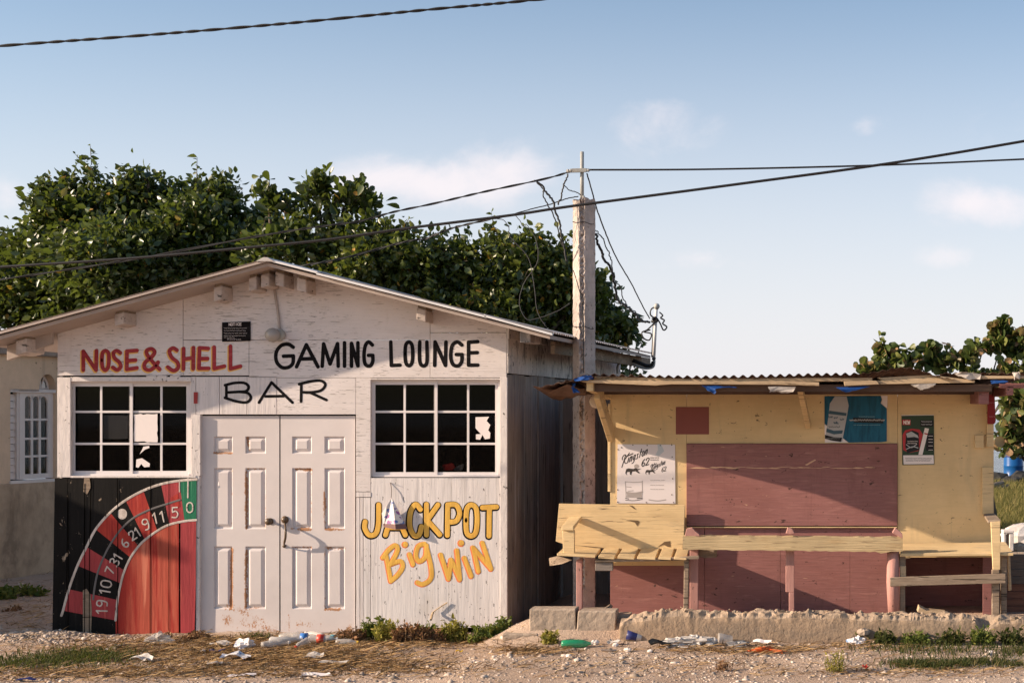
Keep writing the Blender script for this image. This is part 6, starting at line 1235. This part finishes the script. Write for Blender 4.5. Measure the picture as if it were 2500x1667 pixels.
def flake(u, v, w_, d_, mat, label, name='paper_scrap', cat='litter', seed=0, h=.02, n=5, tilt=.35):
    """creased sheet lying on the ground, one edge curled up"""
    p_ = G(u, v); rr = random.Random(seed); vs, fs = [], []; ph = rr.uniform(0, 6); ya = rr.uniform(-.5, .5)
    for i in range(n+1):
        for j in range(n+1):
            a, b_ = i/n-.5, j/n-.5; x_, y_ = a*w_*(1+rr.uniform(-.15, .15)), b_*d_*(1+rr.uniform(-.15, .15)); z_ = h*(1+math.sin(a*7+ph)*.6+math.cos(b_*6+ph)*.5)*.5+tilt*max(0, y_)+rr.uniform(0, h*.5)
            vs.append(p_+V((x_*math.cos(ya)-y_*math.sin(ya), x_*math.sin(ya)+y_*math.cos(ya), z_+.004)))
    for i in range(n):
        for j in range(n): fs.append((i*(n+1)+j, (i+1)*(n+1)+j, (i+1)*(n+1)+j+1, i*(n+1)+j+1))
    mb = MB(); mb.add(vs, fs); o = mb.build(name, mat, None, p_); md = o.modifiers.new('thick', 'SOLIDIFY'); md.thickness = .0015; return tag(o, label, cat)
crumple(388, 1572, .075, clearp, 'crumpled clear plastic bag in front of the mural', seed=1)
two = paint('blue and white wrapper', (.70, .66, .65), .05, (5, 5, 5), .05, None, ((.05, .17, .40), (14, 14, 14), .54, .58, .9), bump=.1, rough=.4)
crumple(600, 1582, .060, two, 'crumpled blue and white bag before the left door', seed=2)
flake(572, 1612, .22, .12, two, 'twisted white and blue wrapper on the straw', 'wrapper', seed=3, h=.05)
flake(540, 1576, .20, .10, clearp, 'grey clear plastic sheet before the left door', 'plastic_sheet', seed=4, h=.03)
flake(538, 1580, .11, .06, M('brown card', (.45, .31, .18), .8), 'tan cardboard scrap before the left door', 'card_scrap', seed=5)
flake(530, 1592, .12, .04, DKB, 'thin dark blue plastic strip on the straw', 'plastic_strip', seed=6)
flake(345, 1615, .17, .10, CWH, 'white paper scrap left of the straw', seed=7, h=.04)
flake(525, 1622, .13, .06, CWH, 'small white plastic scrap below the twisted wrapper', 'plastic_scrap', seed=8)
flake(495, 1592, .05, .04, CWH, 'tiny white scrap above the straw left of the cardboard', seed=18)
flake(607, 1545, .06, .03, CWH, 'white scrap on the step of the left door', seed=28)
flake(765, 1608, .15, .10, clearp, 'clear plastic lid lying on the straw', 'plastic_lid', seed=9, h=.025)  # a clear lid, shaped as a creased sheet
flake(815, 1622, .24, .05, CWH, 'long torn white paper at the edge of the gravel', seed=10, h=.02)
flake(770, 1650, .22, .06, paper, 'faded pink paper on the gravel below the straw', seed=11, h=.01)
flake(1121, 1594, .055, .03, CYL, 'small yellow scrap on the bare ground', 'plastic_scrap', seed=12)
flake(65, 1663, .14, .04, DKB, 'dark blue plastic strip at the lower left corner', 'plastic_strip', seed=13)
flake(590, 1650, .20, .05, paper, 'dusty white paper on the gravel near the bottom', seed=14, h=.01)
flake(1499, 1573, .11, .07, CWH, 'white paper right of the green bottle', seed=15, h=.03)
flake(1487, 1590, .12, .03, M('grey slate chip', (.12, .11, .11), .7), 'flat dark slate chip on the bare ground', 'slate_chip', seed=16, h=.01)
flake(1612, 1578, .17, .10, BLKP, 'black rubber scrap at the foot of the kerb', 'rubber_scrap', seed=17, h=.03)
crumple(1655, 1572, .06, milky, 'grey white plastic bag right of the black rubber', seed=21, sq=(1.8, 1, .5))
crumple(1702, 1572, .065, milky, 'larger crumpled plastic bag against the kerb', seed=22, sq=(1.7, 1, .6))
crumple(1738, 1574, .04, CWH, 'small balled white bag beside the clear cup', seed=23)
crumple(1800, 1576, .05, M('grey plastic film', (.25, .24, .24), .4), 'flattened grey plastic film right of the clear cup', 'plastic_film', seed=24, sq=(2.2, 1, .4))
crumple(1868, 1592, .055, ORG, 'tangle of orange netting on the straw before the kerb', 'orange_netting', seed=25, sq=(1.9, 1, .4), amp=1.3)
crumple(2093, 1572, .05, two, 'crumpled pale wrapper at the foot of the kerb', 'wrapper', seed=26)
flake(2112, 1633, .04, .03, CR, 'tiny red scrap on the gravel', 'plastic_scrap', seed=27)
flake(1860, 1572, .16, .06, paper, 'flat grey paper at the foot of the kerb', seed=29)
cu = thing('plastic_cup', 'clear plastic cup on its side against the kerb', 'cup', G(1765, 1570)); p_ = G(1765, 1570)+V((0, 0, .045)); mb = MB(); mb.lathe([(.047, 0), (.048, .004), (.032, .12), (.030, .122)], p_-V((.04, 0, 0)), (1, .2, -.08), 18); mb.build('cup_body', clearp, cu, smooth=True)
cu = thing('paper_cup', 'crushed blue and white paper cup against the broken kerb', 'cup', G(1547, 1565)); p_ = G(1547, 1565)+V((0, 0, .04)); mb = MB(); mb.lathe([(.042, 0, 0), (.038, .05, 0), (.035, .09, 1), (.03, .13, 1), (.028, .132, 1)], p_-V((.06, 0, -.02)), (1, .1, -.25), 14); mb.build('cup_body', [DKB, CWH], cu, smooth=True)
for (u0, v0, u1, v1, r_, lab) in ((270, 1584, 315, 1574, .009, 'pale split stick lying in front of the mural'), (1630, 1577, 1680, 1582, .004, 'white drinking straw before the kerb')):
    a, c = G(u0, v0)+V((0, 0, r_*1.2)), G(u1, v1)+V((0, 0, r_*1.6)); mb = MB(); mb.tube([a, a.lerp(c, .5)+V((0, 0, .003)), c], r_, 7); tag(mb.build('stick' if r_ > .006 else 'drinking_straw', woodp if r_ > .006 else CWH, None, a), lab, 'stick' if r_ > .006 else 'straw')
for k, (u, v, r_, lab) in enumerate(((205, 1562, .022, 'white stone at the foot of the mural beside the gravel heap'), (262, 1588, .018, 'pale round stone left of the split stick'), (1532, 1590, .026, 'largest pale stone on the bare ground before the kerb'), (1587, 1592, .02, 'pale stone right of the largest stone on the bare ground'), (1388, 1603, .02, 'chalky stone below the green bottle'), (1503, 1560, .024, 'pale stone in the gap between block and kerb'), (1453, 1562, .03, 'wedge of pale rubble below the slanted block'), (2418, 1566, .014, 'white pebble among the weeds at the right'), (2418, 1594, .018, 'white pebble on the ground right of the weeds'), (1230, 1572, .025, 'rubble stone beside the low slab edge'), (2105, 1545, .045, 'brown stone lodged in the face of the kerb'))):
    p_ = G(u, v) if k != 10 else P(2108, 1549, -1.02); tag(rock(p_-V((0, 0, r_*.2)), r_, 60+k, (1.2, 1, .75), 9, 6, .3).build('stone', conc if k == 10 else whitec, None, p_), lab, 'stone')
ba = thing('blue_barrel', 'blue plastic barrel standing by the shore right of the kiosk', 'barrel', (X(2474, 29), 29, float(ground(X(2474, 29), 29)))); c_ = V(ba.location)
mb = MB(); mb.lathe([(.26, 0), (.29, .03), (.29, .28), (.305, .30), (.29, .32), (.29, .58), (.305, .6), (.29, .62), (.285, .88), (.25, .92)], c_, (0, 0, 1), 24); mb.build('drum', M('blue drum plastic', (.008, .075, .24), .35), ba, smooth=True); mb = MB(); mb.lathe([(.30, 0), (.30, .05)], c_+V((0, 0, .86)), (0, 0, 1), 24); mb.build('rim', DKB, ba)
for k, (u0, v0, u1, v1) in enumerate(((2415, 1187, 2448, 1178), (2415, 1198, 2462, 1186))):
    a, c = P(u0, v0, 24), P(u1, v1, 24.5); mb = MB(); mb.tube([a, a.lerp(c, .5), c], [.075, .07, .055], 8); tag(mb.build('driftwood_log', wood, None, a), ('shorter grey driftwood log by the blue barrel', 'longer grey driftwood log by the blue barrel')[k], 'log')
for k, (u, r_) in enumerate(((2428, .38), (2470, .30), (2500, .4))):
    p_ = V((X(u, 28.5 if k != 1 else 27.5), 28.5 if k != 1 else 27.5, -.02)); tag(rock(p_, r_, 80+k, (1.1, 1, .6)).build('shore_rock', M('dark rock', (.03, .028, .026), .8), None, p_), ('dark rock left of the blue barrel', 'dark rock in front of the blue barrel', 'dark rock right of the blue barrel')[k], 'rock')
